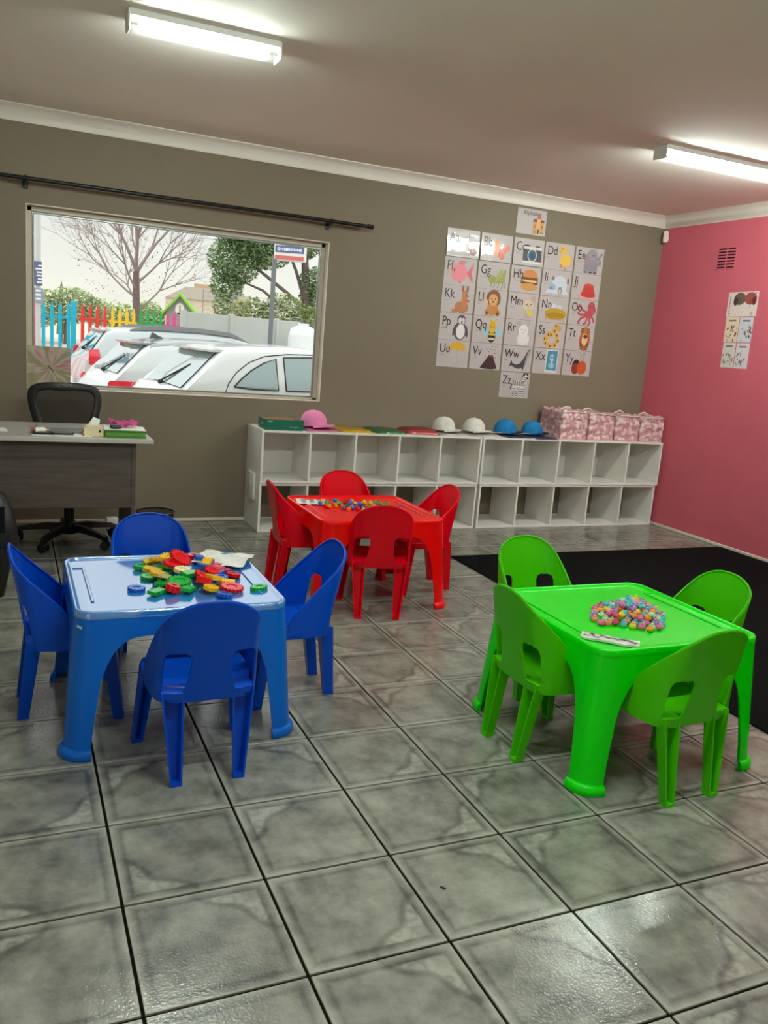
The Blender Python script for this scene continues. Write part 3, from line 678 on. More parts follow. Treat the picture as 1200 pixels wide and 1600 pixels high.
wall_poster(2.372, 2.244, 1.378, 1.567, 'pinkish white small poster with faint lilac marks, lowest right on the pink wall', (222, 206, 208), True, marks_season(8, [(120, 112, 124), (160, 150, 176), (110, 104, 104)]))

# ================================================================ plastic tables and chairs
def plastic(name, rgb, rough=.28, coat=.35, cior=1.5):
    return mat(name, rgb, rough, spec=.22, coat=coat, coat_rough=.08, coat_ior=cior, var=.03, scale=6, bump=.02, bscale=30)
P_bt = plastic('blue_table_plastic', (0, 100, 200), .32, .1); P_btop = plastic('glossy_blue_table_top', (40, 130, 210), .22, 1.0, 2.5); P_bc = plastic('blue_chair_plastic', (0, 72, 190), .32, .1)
P_rt = plastic('red_table_plastic', (244, 4, 2), .3, .25); P_rc = plastic('red_chair_plastic', (224, 0, 26), .32, .1)
P_gt = plastic('green_table_plastic', (0, 216, 0), .32, .1); P_gc = plastic('green_chair_plastic', (70, 190, 0), .34, .08)

_cb = [(0, -.146), (.05, -.1455), (.098, -.143), (.126, -.135), (.144, -.117), (.152, -.092), (.156, -.055), (.159, -.01), (.160, .040)]
_cs = [0]
for _p, _q in zip(_cb, _cb[1:]): _cs.append(_cs[-1]+math.hypot(_q[0]-_p[0], _q[1]-_p[1]))
def curve_at(sv):
    sv = min(max(sv, 0), _cs[-1]-1e-9)
    for i in range(len(_cb)-1):
        if sv <= _cs[i+1]:
            f = (sv-_cs[i])/(_cs[i+1]-_cs[i])
            P0, P1, P2, P3 = [Vector(_cb[min(max(k, 0), len(_cb)-1)]) for k in (i-1, i, i+1, i+2)]
            if i == 0: P0 = Vector((-_cb[1][0], _cb[1][1]))
            return .5*((2*P1)+(P2-P0)*f+(2*P0-5*P1+4*P2-P3)*f*f+(3*P1-P0-3*P2+P3)*f**3)
def chair_back(u, z):
    t_ = (z-.295)/.292; p = curve_at(abs(u))
    return (math.copysign(p.x, u)*(1-.04*max(t_, 0)), p.y-.044*t_-.010*max(t_, 0)**2, z)
def slot_outline(s_):
    pts = [(.078, .290), (.066, .33), (.059, .385), (.060, .403), (.066, .417), (.079, .424), (.118, .424), (.134, .418), (.141, .402), (.142, .38), (.142, .290)]
    return [(s_*a, b) for a, b in pts]
def make_chair(pm):
    root = empty('child_chair')
    # backrest: arch wrapped round the seat, with two slots
    S_ = _cs[-1]*.999
    edge = [(S_, .035), (.295, .16), (.27, .275), (.247, .385), (.226, .475), (.205, .56), (.185, .635), (.166, .71), (.150, .775), (.134, .835), (.116, .887), (.096, .93), (.074, .962), (.05, .985), (.025, .997)]
    out = [(-S_, .258), (S_, .258)]+[(a, 0.295+.292*b) for a, b in edge]+[(0, .587)]
    out += [(-p[0], p[1]) for p in out[2:-1][::-1]]
    b = shell(out, [slot_outline(1), slot_outline(-1)], [q*w_ for q in (-1, 1) for w_ in (.018, .036, .049, .090, .104, .126, .150, .165, .182, .2, .22, .24, .26, .28, .30)]+[0.0005], [.275, .312, .337, .362, .392, .442, .462, .482, .502, .522, .542, .562, .576], chair_back, .0065)
    m_ = MB(); m_.bm(b); m_.build('backrest', pm, root, angle=50)
    # rolled lip along the arch edge
    lip = MB(); pts = [chair_back(p[0], p[1]) for p in out[2:]]; lip.tube([Vector(p) for p in pts], .0048, 6); lip.build('rim', pm, root, angle=80)
    # seat
    st = MB(); o = []
    for x, y in [(.166, -.02), (.168, .06)]: o.append((x, y))
    for i in range(7):
        q = PI/2*i/6; o.append((.112+.054*math.cos(q), .118+.054*math.sin(q)))
    o += [(-x, y) for x, y in o[::-1]]
    rear = []
    for i in range(9):
        q = PI+PI*i/8; rear.append((.160*math.cos(q), -.03+.10*math.sin(q)))
    o += rear
    loops(st, [[(x*.985, y*.985, .258) for x, y in o], [(x, y, .262) for x, y in o], [(x, y, .282) for x, y in o], [(x*.985, y*.985, .291) for x, y in o], [(x*.93, y*.93, .294) for x, y in o], [(x*.8, y*.8, .289) for x, y in o], [(x*.4, y*.4, .286) for x, y in o]])
    for s_ in (-1, 1):      # tabs running out through the slots to the rear legs
        st.add([(s_*.072, -.09, .292), (s_*.142, -.06, .292), (s_*.141, -.140, .289), (s_*.073, -.146, .289), (s_*.072, -.09, .27), (s_*.142, -.06, .27), (s_*.141, -.140, .27), (s_*.073, -.146, .27)],
               [(0, 1, 2, 3), (7, 6, 5, 4), (0, 3, 7, 4), (1, 5, 6, 2), (3, 2, 6, 7), (0, 4, 5, 1)])
    st.build('seat', pm, root, angle=40, weld=False)
    def channel(top, bot, wt, wb, dt, db, back):
        """U-section leg open towards `back`"""
        mb = MB(); th = .0065; ls = []
        for k in range(5):
            f = k/4; c = Vector(top).lerp(Vector(bot), f); wd = wt+(wb-wt)*f; dp = dt+(db-dt)*f
            a = Vector(back).normalized(); s2 = Vector((-a.y, a.x, 0))
            pr = [(-wd/2, dp/2), (-wd/2+.006, -dp/2), (wd/2-.006, -dp/2), (wd/2, dp/2), (wd/2-th, dp/2), (wd/2-th-.005, -dp/2+th), (-wd/2+th+.005, -dp/2+th), (-wd/2+th, dp/2)]
            ls.append([c+s2*p[0]+a*p[1] for p in pr])
        loops(mb, ls)
        a = Vector(back).normalized(); s2 = Vector((-a.y, a.x, 0)); c = Vector(bot)
        q = [c+s2*x+a*y for x, y in ((-wb/2, db/2), (-wb/2+.005, -db/2), (wb/2-.005, -db/2), (wb/2, db/2))]
        loops(mb, [q, [v+Vector((0, 0, .012)) for v in q]])
        return mb
    for s_ in (-1, 1):
        channel((s_*.108, -.124, .289), (s_*.096, -.160, 0), .070, .036, .046, .036, (0, -1, 0)).build('leg', pm, root, angle=30, weld=False)
    for s_ in (-1, 1):
        channel((s_*.142, .112, .28), (s_*.168, .150, 0), .05, .036, .046, .034, (-s_*.25, -1, 0)).build('leg', pm, root, angle=30, weld=False)
    return root

TBX, TBY, TBR, TBZ = .342, .330, .062, .475
def make_table(pm, loc, label, ptop=None):
    root = empty('child_table', loc, 0, label, 'table')
    # perimeter parametrisation, starting in the middle of the -y side, counter-clockwise
    fx, fy_ = TBX-TBR, TBY-TBR; arc = PI/2*TBR; P = 4*fx+4*fy_+4*arc
    segs = [('l', fx, (0, -TBY), (1, 0)), ('a', arc, (fx, -fy_), -PI/2), ('l', 2*fy_, (TBX, -fy_), (0, 1)), ('a', arc, (fx, fy_), 0), ('l', 2*fx, (fx, TBY), (-1, 0)), ('a', arc, (-fx, fy_), PI/2), ('l', 2*fy_, (-TBX, fy_), (0, -1)), ('a', arc, (-fx, -fy_), PI), ('l', fx, (-fx, -TBY), (1, 0))]
    def per(u):
        for k, L_, c, d in segs:
            if u <= L_+1e-9:
                if k == 'l':
                    n = (d[1], -d[0]); return (c[0]+d[0]*u, c[1]+d[1]*u), n
                a = d+u/TBR; return (c[0]+TBR*math.cos(a), c[1]+TBR*math.sin(a)), (math.cos(a), math.sin(a))
            u -= L_
        return (0, -TBY), (0, -1)
    corners = [fx+arc/2, fx+1.5*arc+2*fy_, 3*fx+2.5*arc+2*fy_, 3*fx+3.5*arc+4*fy_]
    def fm(u, z, ex=0):
        (x, y), n = per(min(max(u, 0), P)); k = .034*(1-z/.47)
        sx = 1+k/TBX; sy = 1+k/TBY
        return (x*sx+n[0]*ex, y*sy+n[1]*ex, z)
    out = [(0, .468), (0, .392)]
    for c in corners:
        left = [(c-.20, .392), (c-.165, .388), (c-.135, .374), (c-.108, .345), (c-.087, .30), (c-.074, .25), (c-.062, .12), (c-.056, 0.004)]
        out += left+[(2*c-p[0], p[1]) for p in left[::-1]]
    out += [(P, .392), (P, .468)]
    cu = []
    for c in corners: cu += [c+arc/2*k/3 for k in range(-3, 4)]+[c-.15, c+.15]
    cu += [P*k/12 for k in range(1, 12)]
    b = shell(out[::-1], [], sorted(cu), [.06, .12, .18, .24, .30, .35, .40, .44], fm, .006, weld=True)
    mb = MB(); mb.bm(b); mb.build('apron_and_legs', pm, root, angle=50)
    for c in corners:
        ft = MB(); prof = [(-.004, .0), (.010, .0), (.0135, .006), (.0135, .019), (.010, .027), (.002, .034), (-.005, .034)]; vv = []; nu = 15; kp = len(prof)
        for i in range(nu):
            for ex, z in prof: vv.append(fm(c-.060+.120*i/(nu-1), z, ex))
        ff = [(i*kp+j, (i+1)*kp+j, (i+1)*kp+(j+1) % kp, i*kp+(j+1) % kp) for i in range(nu-1) for j in range(kp)]+[tuple(range(kp)), tuple(range((nu-1)*kp, nu*kp))[::-1]]
        ft.add(vv, ff); ft.build('foot', pm, root, angle=50)
    tp = MB()
    def ring(ins, z): return [(x, y, z) for x, y in rrect(TBX+.002-ins, TBY+.002-ins, max(TBR-ins*.8, .02), 8)]
    loops(tp, [ring(.004, .452), ring(0, .454), ring(0, TBZ-.004), ring(.003, TBZ+.001), ring(.008, TBZ+.002), ring(.014, TBZ), ring(.019, TBZ-.006), ring(.023, TBZ-.0075), ring(.05, TBZ-.0075)])
    tp.build('tabletop', ptop or pm, root, angle=50)
    for s_ in (-1, 1):
        rd = MB(); x = s_*(TBX-.062)
        rd.box((x, 0, TBZ-.0055), (.010, .40, .005), bev=.0018); rd.box((x+s_*.016, .20, TBZ-.0055), (.040, .010, .005), bev=.0018)
        rd.build('tray_ridge', ptop or pm, root, weld=False)
    return root

TABLES = dict(blue=(.285, .395), red=(1.515, 1.575), green=(1.785, -.245))
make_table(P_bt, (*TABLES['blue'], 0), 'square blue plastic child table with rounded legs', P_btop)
make_table(P_rt, (*TABLES['red'], 0), 'square red plastic child table with rounded legs')
make_table(P_gt, (*TABLES['green'], 0), 'square green plastic child table with rounded legs')
CH = {}
for cn, pm in (('blue', P_bc), ('red', P_rc), ('green', P_gc)): CH[cn] = [make_chair(pm), False]
def place_chair(cn, x, y, deg, label):
    r, used = CH[cn]
    o = copy_tree(r) if used else r; CH[cn][1] = True
    o.location = (x, y, .0065 if x > 2.3 else 0.0003); o.rotation_euler = (0, 0, math.radians(deg))
    return tag(o, label, 'chair', 'plastic chairs round the %s table' % cn)
place_chair('blue', .309, -.022, 0.5, 'blue plastic child chair in front, its back to the viewer')
place_chair('blue', -.042, .485, -90, 'blue plastic child chair beside the black bin, left of the blue table')
place_chair('blue', .735, .437, 90, 'blue plastic child chair between the blue and the red table')
place_chair('blue', .290, .775, 180, 'blue plastic child chair behind the blue table by the wire basket')
place_chair('red', 1.484, 1.282, -16, 'red plastic child chair in front, its back to the viewer')
place_chair('red', 1.235, 1.735, -93, 'red plastic child chair left of the red table')
place_chair('red', 1.890, 1.637, 90, 'red plastic child chair right of the red table')
place_chair('red', 1.580, 1.905, 180, 'red plastic child chair behind the red table, by the white shelves')
place_chair('green', 1.498, -.240, -90, 'green plastic child chair left of the green table')
place_chair('green', 1.740, -.552, 3.5, 'green plastic child chair in front, its back to the viewer')
place_chair('green', 2.135, -.205, 90, 'green plastic child chair right of the green table, on the black carpet side')
place_chair('green', 1.800, .250, 178, 'green plastic child chair behind the green table')
# tape sticker on the blue table
tag(MB().box((0, 0, 0), (.022, .001, .008), bev=.0003).build('tape_sticker', mat('pale_tape', (190, 215, 225), .4)), 'small pale tape sticker on the corner of the blue table', 'sticker')
bpy.data.objects['tape_sticker'].location = (-.0435, .0782, .428); bpy.data.objects['tape_sticker'].rotation_euler = (0, .15, math.radians(-50))

# ---------------------------------------------------------------- toys on the blue table
TZ = TBZ-.0075
def gear(r, h, n, ry=1.0, hole=.5, depth=.18):
    mb = MB(); o = []
    for i in range(n):
        for k, f in ((0, 1), (.35, 1), (.5, 1-depth), (.85, 1-depth)):
            a = 2*PI*(i+k)/n; o.append((r*f*math.cos(a), r*ry*f*math.sin(a)))
    inn = [(p[0]*hole, p[1]*hole) for p in o]; N_ = len(o)
    vv = [(*p, 0) for p in o]+[(*p, h) for p in o]+[(*p, h) for p in inn]+[(*p, h*.78) for p in inn]+[(*p, 0) for p in inn]
    ff = []
    for i in range(N_):
        j = (i+1) % N_
        ff += [(i, j, N_+j, N_+i), (N_+i, N_+j, 2*N_+j, 2*N_+i), (2*N_+i, 2*N_+j, 3*N_+j, 3*N_+i)]
    ff += [tuple(range(3*N_, 4*N_)), tuple(range(N_))[::-1]]
    mb.add(vv, ff); return mb
def tooth_bar(L_, wd, h, n):
    mb = MB(); o = []
    for i in range(n): a = -L_/2+L_*i/n; o += [(a, -wd/2), (a+L_/n*.45, -wd/2), (a+L_/n*.5, -wd/2+.004), (a+L_/n*.95, -wd/2+.004)]
    o += [(L_/2, -wd/2)]
    o2 = [(-x, -y) for x, y in o]; o = o+o2
    mb.prism([(x, y) for x, y in o], 0, h); 
    mb.v = [(v[0], v[2], v[1]) for v in mb.v]; return mb
TC = dict(green=(20, 176, 60), yellow=(240, 190, 30), red=(226, 20, 30), blue=(30, 96, 196), cream=(236, 214, 150), magenta=(206, 36, 90))
tm = {}
def toy_mesh(shape, cn):
    k = (shape, cn)
    if k not in tm:
        g_ = dict(disc=lambda: gear(.030, .011, 14), oval=lambda: gear(.036, .012, 16, .72), big=lambda: gear(.042, .011, 18), bar=lambda: tooth_bar(.062, .036, .013, 8), thick=lambda: gear(.026, .022, 12, 1, .45))[shape]()
        tm[k] = g_.mesh('toy_piece', plastic('toy_'+cn, TC[cn], .3, .4), angle=30)
    return tm[k]
SH = dict(disc='round toothed', oval='oval toothed', big='large round toothed', bar='oblong toothed', thick='thick toothed')
layout = [  # shape, colour, x, y, layer height, tilt x, tilt y, turn
 ('oval','green',.205,.560,0,.1,.1,.3), ('bar','yellow',.250,.600,.004,.25,-.1,.1), ('big','yellow',.315,.575,.020,.22,.10,0), ('big','green',.300,.520,.004,.1,.05,.4),
 ('thick','red',.420,.665,0,0,0,.2), ('oval','blue',.455,.585,.004,.1,.2,.7), ('bar','yellow',.440,.525,.012,.05,-.25,.35), ('disc','magenta',.485,.535,0,.1,0,.2),
 ('big','red',.335,.500,.034,.55,.15,.2), ('disc','magenta',.495,.480,0,.1,.1,.4), ('bar','yellow',.235,.485,.006,.1,.15,-.15), ('disc','green',.215,.430,0,.05,.05,0),
 ('oval','cream',.330,.420,.020,.2,.1,.2), ('disc','green',.395,.400,.008,.1,.2,.5), ('disc','cream',.375,.440,.004,.1,.1,.9), ('oval','cream',.255,.365,.016,.2,.2,.6),
 ('big','green',.300,.310,.012,.15,-.05,.1), ('bar','green',.215,.245,.002,.06,.04,.25), ('thick','red',.265,.250,.002,.3,0,.5), ('bar','green',.320,.250,.004,.1,.12,.35),
 ('disc','red',.385,.345,.016,.4,.3,.2), ('thick','red',.375,.275,.008,.5,.2,.7), ('oval','yellow',.395,.235,.006,.2,.15,.3), ('bar','blue',.455,.430,.004,.1,-.1,-.3),
 ('oval','blue',.460,.370,.004,.1,.1,.3), ('bar','yellow',.462,.300,.008,.1,.1,-.1), ('big','red',.470,.245,.004,.12,0,.3), ('oval','red',.515,.405,.002,.1,.1,.5),
 ('oval','green',.570,.250,0,.0,0,.2), ('disc','blue',.155,.300,0,.05,0,.3), ('oval','yellow',.345,.600,.030,.2,.2,.5), ('big','yellow',.275,.560,.026,.15,.1,.8), ('oval','red',.300,.460,.030,.3,.2,.1), ('oval','yellow',.235,.390,.020,.2,.1,.4), ('bar','green',.345,.360,.024,.15,.1,.2), ('big','green',.260,.320,.006,.1,.1,.9), ('bar','yellow',.420,.310,.020,.2,.1,.6), ('oval','blue',.420,.480,.016,.1,.2,.4), ('bar','blue',.430,.610,.012,.15,.1,.5), ('disc','red',.440,.420,.012,.3,.1,.1), ('disc','blue',.430,.185,0,.1,.1,.4), ('disc','green',.255,.410,.010,.1,0,.3)]
TOYS = {}
for sh, cn, x, y, h, rx, ry, rz in layout:
    r_ = .036 if sh in ('oval', 'bar') else .042 if sh == 'big' else .03
    TOYS.setdefault((sh, cn), []); o = inst('toy_piece', toy_mesh(sh, cn), None, (x, y, TZ+.0005+h+r_*.8*max(abs(math.sin(rx)), abs(math.sin(ry)))), (rx, ry, rz*3))
    TOYS[(sh, cn)].append((y, o))
for (sh, cn), l_ in TOYS.items():
    l_.sort(key=lambda q: q[0])
    for k, (y, o) in enumerate(l_):
        w_ = '' if len(l_) == 1 else ', '+('nearest of its kind', 'second nearest of its kind', 'third nearest of its kind', 'fourth nearest of its kind', 'fifth nearest of its kind', 'sixth nearest of its kind')[k]
        tag(o, '%s %s building piece on the blue table%s' % (SH[sh], cn, w_), 'toy', '%s %s toy pieces on the blue table' % (SH[sh], cn))
# folded white plastic bag / sheets on the blue table
def sheet(name, w_, d_, label, m, loc, rz, amp=.006, thick=.0012, n=10, seed=1, cat='paper', ph=0):
    rnd = random.Random(seed); a_, b_, c_ = rnd.uniform(5, 9), rnd.uniform(8, 14), rnd.uniform(0, 6)
    mb = MB(); vv = []
    for j in range(n+1):
        for i in range(n+1):
            u, v = i/n-.5, j/n-.5
            z = amp*(1+math.sin(a_*u*2+c_)*math.cos(b_*v))*.5+amp*.6*abs(u)**1.5*2
            vv.append((u*w_+ph*v*w_, v*d_, z))
    k = len(vv); vv += [(p[0], p[1], p[2]+thick) for p in vv]
    ff = []
    for j in range(n):
        for i in range(n):
            q = j*(n+1)+i; ff += [(q, q+n+1, q+n+2, q+1), (k+q, k+q+1, k+q+n+2, k+q+n+1)]
    for i in range(n):
        ff += [(i, i+1, k+i+1, k+i), (n*(n+1)+i+1, n*(n+1)+i, k+n*(n+1)+i, k+n*(n+1)+i+1)]
        q = i*(n+1); ff += [(q+n+1, q, k+q, k+q+n+1), (q+n, q+2*n+1, k+q+2*n+1, k+q+n)]
    mb.add(vv, ff); o = mb.build(name, m, angle=60); o.location = loc; o.rotation_euler = (0, 0, rz)
    return tag(o, label, cat)
M_bag = mat('milky_plastic_bag', (226, 224, 212), .3, coat=.4, var=.05, scale=30)
sheet('plastic_bag', .20, .20, 'crumpled milky white plastic bag on the far corner of the blue table', M_bag, (.528, .625, TZ+.001), -.5, .016, .001, 14, 4, 'bag')
pg = sheet('booklet', .17, .13, 'open printed booklet on the far left corner of the red table', M_paper, (1.275, 1.735, TZ+.001), -.25, .008, .002, 8, 2, 'booklet')
pb = MB()
for i in range(9):
    u, v = (i % 3-1)*.045, (i//3-1)*.034
    pb.box((u, v, .0105), (.03, .004, .0006)); pb.box((u, v+.010, .0105), (.024, .008, .0006))
pb.build('printed_lines', M_greyink, pg, weld=False)
M_lit = mat('printed_magazine', (214, 208, 204), .35, coat=.5, var=.25, scale=60)
mg = sheet('folded_magazine', .185, .052, 'folded printed magazine strip on the near edge of the green table', M_lit, (1.545, -.480, TZ+.001), math.radians(-43), .003, .007, 8, 3, 'magazine')
mp = MB(); rnd = random.Random(4)
for i in range(16):
    mp.box((-.08+.0105*i, rnd.uniform(-.015, .015), .0122), (rnd.uniform(.006, .016), rnd.uniform(.005, .012), .0008))
mp.build('print_marks', mat('magazine_ink', (120, 84, 100), .4), mg, weld=False)

# ---------------------------------------------------------------- beads / counters
def bead_mesh(cn, rgb, kind):
    mb = MB()
    if kind == 0:
        mb.box((0, 0, .008), (.014, .014, .014), bev=.003)
        for a in range(4): mb.cyl((.0065*math.cos(a*PI/2), .0065*math.sin(a*PI/2), .008), (.0105*math.cos(a*PI/2), .0105*math.sin(a*PI/2), .008), .0042, .0036, 6)
        mb.cyl((0, 0, .014), (0, 0, .0185), .0045, .004, 6)
    elif kind == 1:
        mb.lathe([(0, 0), (.008, 0), (.0095, .002), (.0095, .010), (.0075, .013), (.0045, .013), (.0045, .018), (0, .018)], 8)
    else:
        for a in range(5): mb.ell((.0065*math.cos(a*1.2566), .0065*math.sin(a*1.2566), .007), (.0055, .0055, .007), 6, 4)
        mb.ell((0, 0, .009), (.006, .006, .008), 6, 4)
    return mb.mesh('bead', mat('bead_'+cn, rgb, .35, coat=.3), angle=45, weld=False)
PASTEL = dict(pink=(236, 110, 160), lilac=(176, 136, 200), orange=(246, 160, 50), yellow=(246, 206, 70), mint=(176, 226, 186), turquoise=(90, 196, 200), rose=(226, 66, 96), sky=(140, 170, 216), peach=(240, 150, 110))
BRIGHT = dict(yellow=(240, 196, 20), green=(40, 170, 50), blue=(40, 90, 200), orange=(244, 130, 30), red=(214, 30, 40), violet=(110, 90, 180))
def heap(cols, inside, n, z0, where, seed, layers):
    rnd = random.Random(seed); pts = []; names = sorted(cols); cache = {}
    for lay, cnt in enumerate(layers):
        tries = 0; got = 0
        while got < cnt and tries < 6000:
            tries += 1
            x, y = inside(rnd, 1-.32*lay)
            if all((x-p[0])**2+(y-p[1])**2 > .0242**2 for p in pts if p[2] == lay):
                pts.append((x, y, lay)); got += 1
    for x, y, lay in pts:
        cn = rnd.choice(names); kd = rnd.choice((0, 0, 1, 2))
        if (cn, kd) not in cache: cache[(cn, kd)] = bead_mesh(where+'_'+cn, cols[cn], kd)
        tilt = 0 if lay == 0 else .5
        o = inst('bead', cache[(cn, kd)], None, (x, y, z0+lay*.0195), (rnd.uniform(-tilt, tilt), rnd.uniform(-tilt, tilt), rnd.uniform(0, 6)), (1.28, 1.28, 1.28))
        shp = ('knobbly', 'round', 'flower-shaped')[kd]
        tag(o, 'small %s %s bead in the heap on the %s table' % (cn, shp, where), 'bead', '%s %s beads on the %s table' % (cn, shp, where))
def in_green(r, k):
    a = r.uniform(0, 2*PI); q = math.sqrt(r.random())*k*(.92+.12*math.sin(3*a+1)+.08*math.sin(5*a)); u, v = q*.195*math.cos(a), q*.13*math.sin(a)
    c, s_ = math.cos(-.98+PI/2), math.sin(-.98+PI/2)
    return 1.800+u*c-v*s_, -.270+u*s_+v*c
def in_red(r, k):
    a = r.uniform(0, 2*PI); q = math.sqrt(r.random())*k; u, v = q*.225*math.cos(a), q*.10*math.sin(a)
    return 1.505+u*math.cos(-.35)-v*math.sin(-.35), 1.600+u*math.sin(-.35)+v*math.cos(-.35)
heap(PASTEL, in_green, 0, TZ+.0005, 'green', 5, (86, 38, 12))
heap(BRIGHT, in_red, 0, TZ+.0005, 'red', 9, (54, 14))

# ================================================================ white shelves
def shelf_unit(x0, x1, z0, z1, yf, yb, label, back, dark=False):
    t = empty('shelf_unit', ((x0+x1)/2, yf, z0), 0, label, 'shelf'); W_ = x1-x0; H_ = z1-z0; D = yb-yf; th = .016
    MB().box((0, D/2, H_-th/2), (W_, D, th), bev=.0015).build('top_panel', M_white, t)
    MB().box((0, D/2, th/2), (W_, D, th), bev=.0015).build('bottom_panel', M_white, t)
    for k in range(6):
        x = -W_/2+th/2+(W_-th)*k/5
        MB().box((x, D/2, H_/2), (th, D, H_-2*th), bev=.0012).build('side_panel' if k in (0, 5) else 'divider', M_white, t)
    if back: MB().box((0, D-.003, H_/2), (W_-2*th, .005, H_-2*th)).build('back_panel', M_white, t)
    return t
SY = 2.960
shelf_unit(1.325, 3.046, 0.001, .347, SY+.006, YB-.012, 'lower white open-backed shelf unit, left of the two', False)
shelf_unit(3.068, 4.797, 0.001, .347, SY+.006, YB-.012, 'lower white open-backed shelf unit, beside the pink wall', False)
shelf_unit(1.325, 3.046, .348, .714, SY, YB-.012, 'upper white shelf unit with five cubbies under the caps', True)
shelf_unit(3.058, 4.812, .348, .714, SY, YB-.012, 'upper white shelf unit with five cubbies under the pink bags', True)
sb = empty('socket_cover', (1.325, 3.145, .305), 0, 'white plastic cover plate on the end of the shelves', 'cover plate')
MB().box((-.009, 0, 0), (.016, .16, .185), bev=.004, seg=2).build('cover', M_white, sb)
MB().cyl((-.016, .0, .02), (-.021, .0, .02), .007, n=10).build('screw', M_white, sb)
ST = .7145
# green cardboard tray
gb = empty('cardboard_tray', (1.487, 3.075, ST), math.radians(-2), 'open green cardboard tray on the left end of the shelves', 'box')
M_gbox = mat('green_printed_card', (10, 104, 84), .4, coat=.2, var=.05); M_kraft = mat('brown_kraft_card', (168, 128, 92), .8, var=.06)
bw, bdp, bh = .27, .19, .072
for nm, c, d in (('tray_front', (0, -bdp/2, bh/2), (bw, .004, bh)), ('tray_back', (0, bdp/2, bh/2), (bw, .004, bh)), ('tray_side', (-bw/2, 0, bh/2), (.004, bdp, bh)), ('tray_side', (bw/2, 0, bh/2), (.004, bdp, bh)), ('tray_bottom', (0, 0, .002), (bw-.004, bdp-.004, .004))):
    MB().box(c, d, bev=.0008).build(nm, M_gbox, gb)
for c, d in (((0, bdp/2-.003, bh/2), (bw-.01, .002, bh-.004)), ((bw/2-.003, 0, bh/2), (.002, bdp-.01, bh-.004)), ((-bw/2+.003, 0, bh/2), (.002, bdp-.01, bh-.004)), ((0, 0, .005), (bw-.01, bdp-.01, .002))):
    MB().box(c, d).build('lining', M_kraft, gb)
mk = MB(); mk.box((-.10, -bdp/2-.0024, .060), (.034, .0008, .008))
for i in range(6): mk.box((.045+i*.011, -bdp/2-.0024, .024-.004*(i % 2)), (.008, .0008, .004+.004*(i % 3 == 0)))
for i in range(4): mk.box((-bw/2-.0024, -.03+.012*i, .034+.006*(i % 2)), (.0008, .008, .012))
mk.build('print', mat('pale_green_print', (150, 190, 176), .5), gb, weld=False)
def cap(name, loc, rz, rgb, brgb, label, s_=1.0):
    t = empty(name, loc, rz, label, 'cap', 'caps on the shelves'); m = mat(name+str(rgb), rgb, .85, var=.06, scale=20, bump=.2, bscale=200); mb_ = mat(name+str(brgb), brgb, .85, var=.06, scale=20, bump=.2, bscale=200)
    d = MB(); n = 24; vv = []; nr = 9
    for j in range(nr):
        th = PI/2*j/(nr-1)
        for i in range(n):
            a = 2*PI*i/n; r = .094*math.cos(th)**.75*(1-.012*abs(math.sin(3*a))); vv.append((r*math.cos(a)*.95*s_, r*math.sin(a)*1.04*s_, (.012+.105*math.sin(th)**.95)*s_))
    d.add(vv, [(j*n+i, j*n+(i+1) % n, (j+1)*n+(i+1) % n, (j+1)*n+i) for j in range(nr-1) for i in range(n)]+[tuple(range(n))[::-1]])
    d.build('crown', m, t, angle=60)
    bm_ = MB(); nb = 14; vv = []
    for k, zz in ((0, 0), (1, .004)):
        for q in (0, 1):
            for i in range(nb+1):
                a = -PI/2-1.25+2.5*i/nb; r = .088 if q == 0 else .150-.018*abs((i/nb-.5)*2)**2
                vv.append((r*math.cos(a)*.98*s_, r*math.sin(a)*1.02*s_, (.014 if q == 0 else .004+.016*math.cos((i/nb-.5)*PI))*s_+zz))
    N1 = nb+1; ff = []
    for i in range(nb):
        ff += [(i, i+1, N1+i+1, N1+i), (2*N1+i, 3*N1+i, 3*N1+i+1, 2*N1+i+1), (N1+i, N1+i+1, 3*N1+i+1, 3*N1+i), (i, 2*N1+i, 2*N1+i+1, i+1)]
    ff += [(0, N1, 3*N1, 2*N1), (nb, 2*N1+nb, 3*N1+nb, N1+nb)]
    bm_.add(vv, ff); bm_.build('brim', mb_, t, angle=60)
    MB().ell((0, 0, .119*s_), (.007, .007, .004), 8, 5).build('button', m, t)
    return t
def packet(loc, w_, d_, h_, rgb, label, rz=0, seed=0):
    rnd = random.Random(seed); t = empty('garment_packet', loc, rz, label, 'packet', 'wrapped garment packets on the shelves')
    def pillow(h, sx, sy, k):
        mb = MB(); n = 12; vv = []
        for j in range(n+1):
            for i in range(n+1):
                u, v = i/n*2-1, j/n*2-1; e_ = (1-abs(u)**5)*(1-abs(v)**5)
                vv.append((u*sx/2, v*sy/2, h*(.25+.75*e_**.5)*(1+.10*math.sin(7*u+seed)*math.cos(5*v+seed*2)*k)))
        q = len(vv); vv += [(p[0], p[1], 0) for p in vv]
        ff = [(j*(n+1)+i, j*(n+1)+i+1, (j+1)*(n+1)+i+1, (j+1)*(n+1)+i) for j in range(n) for i in range(n)]
        ff += [tuple(q+i for i in f[::-1]) for f in ff]
        for i in range(n):
            a, b = i, i+1; ff.append((a, q+a, q+b, b)); a, b = n*(n+1)+i, n*(n+1)+i+1; ff.append((a, b, q+b, q+a))
            a, b = i*(n+1), (i+1)*(n+1); ff.append((a, b, q+b, q+a)); a, b = a+n, b+n; ff.append((a, q+a, q+b, b))
        mb.add(vv, ff); return mb
    pillow(h_, w_, d_, 1).build('garment', mat('cloth'+str(rgb), rgb, .8, var=.08, scale=14, bump=.3, bscale=40), t, angle=70)
    pillow(h_+.003, w_+.012, d_+.012, 1.4).build('wrapper', M_film, t, angle=70)
    return t
packet((1.772, 3.10, ST), .25, .25, .014, (238, 130, 178), 'pink wrapped garment packet under the pink cap', .05, 1)
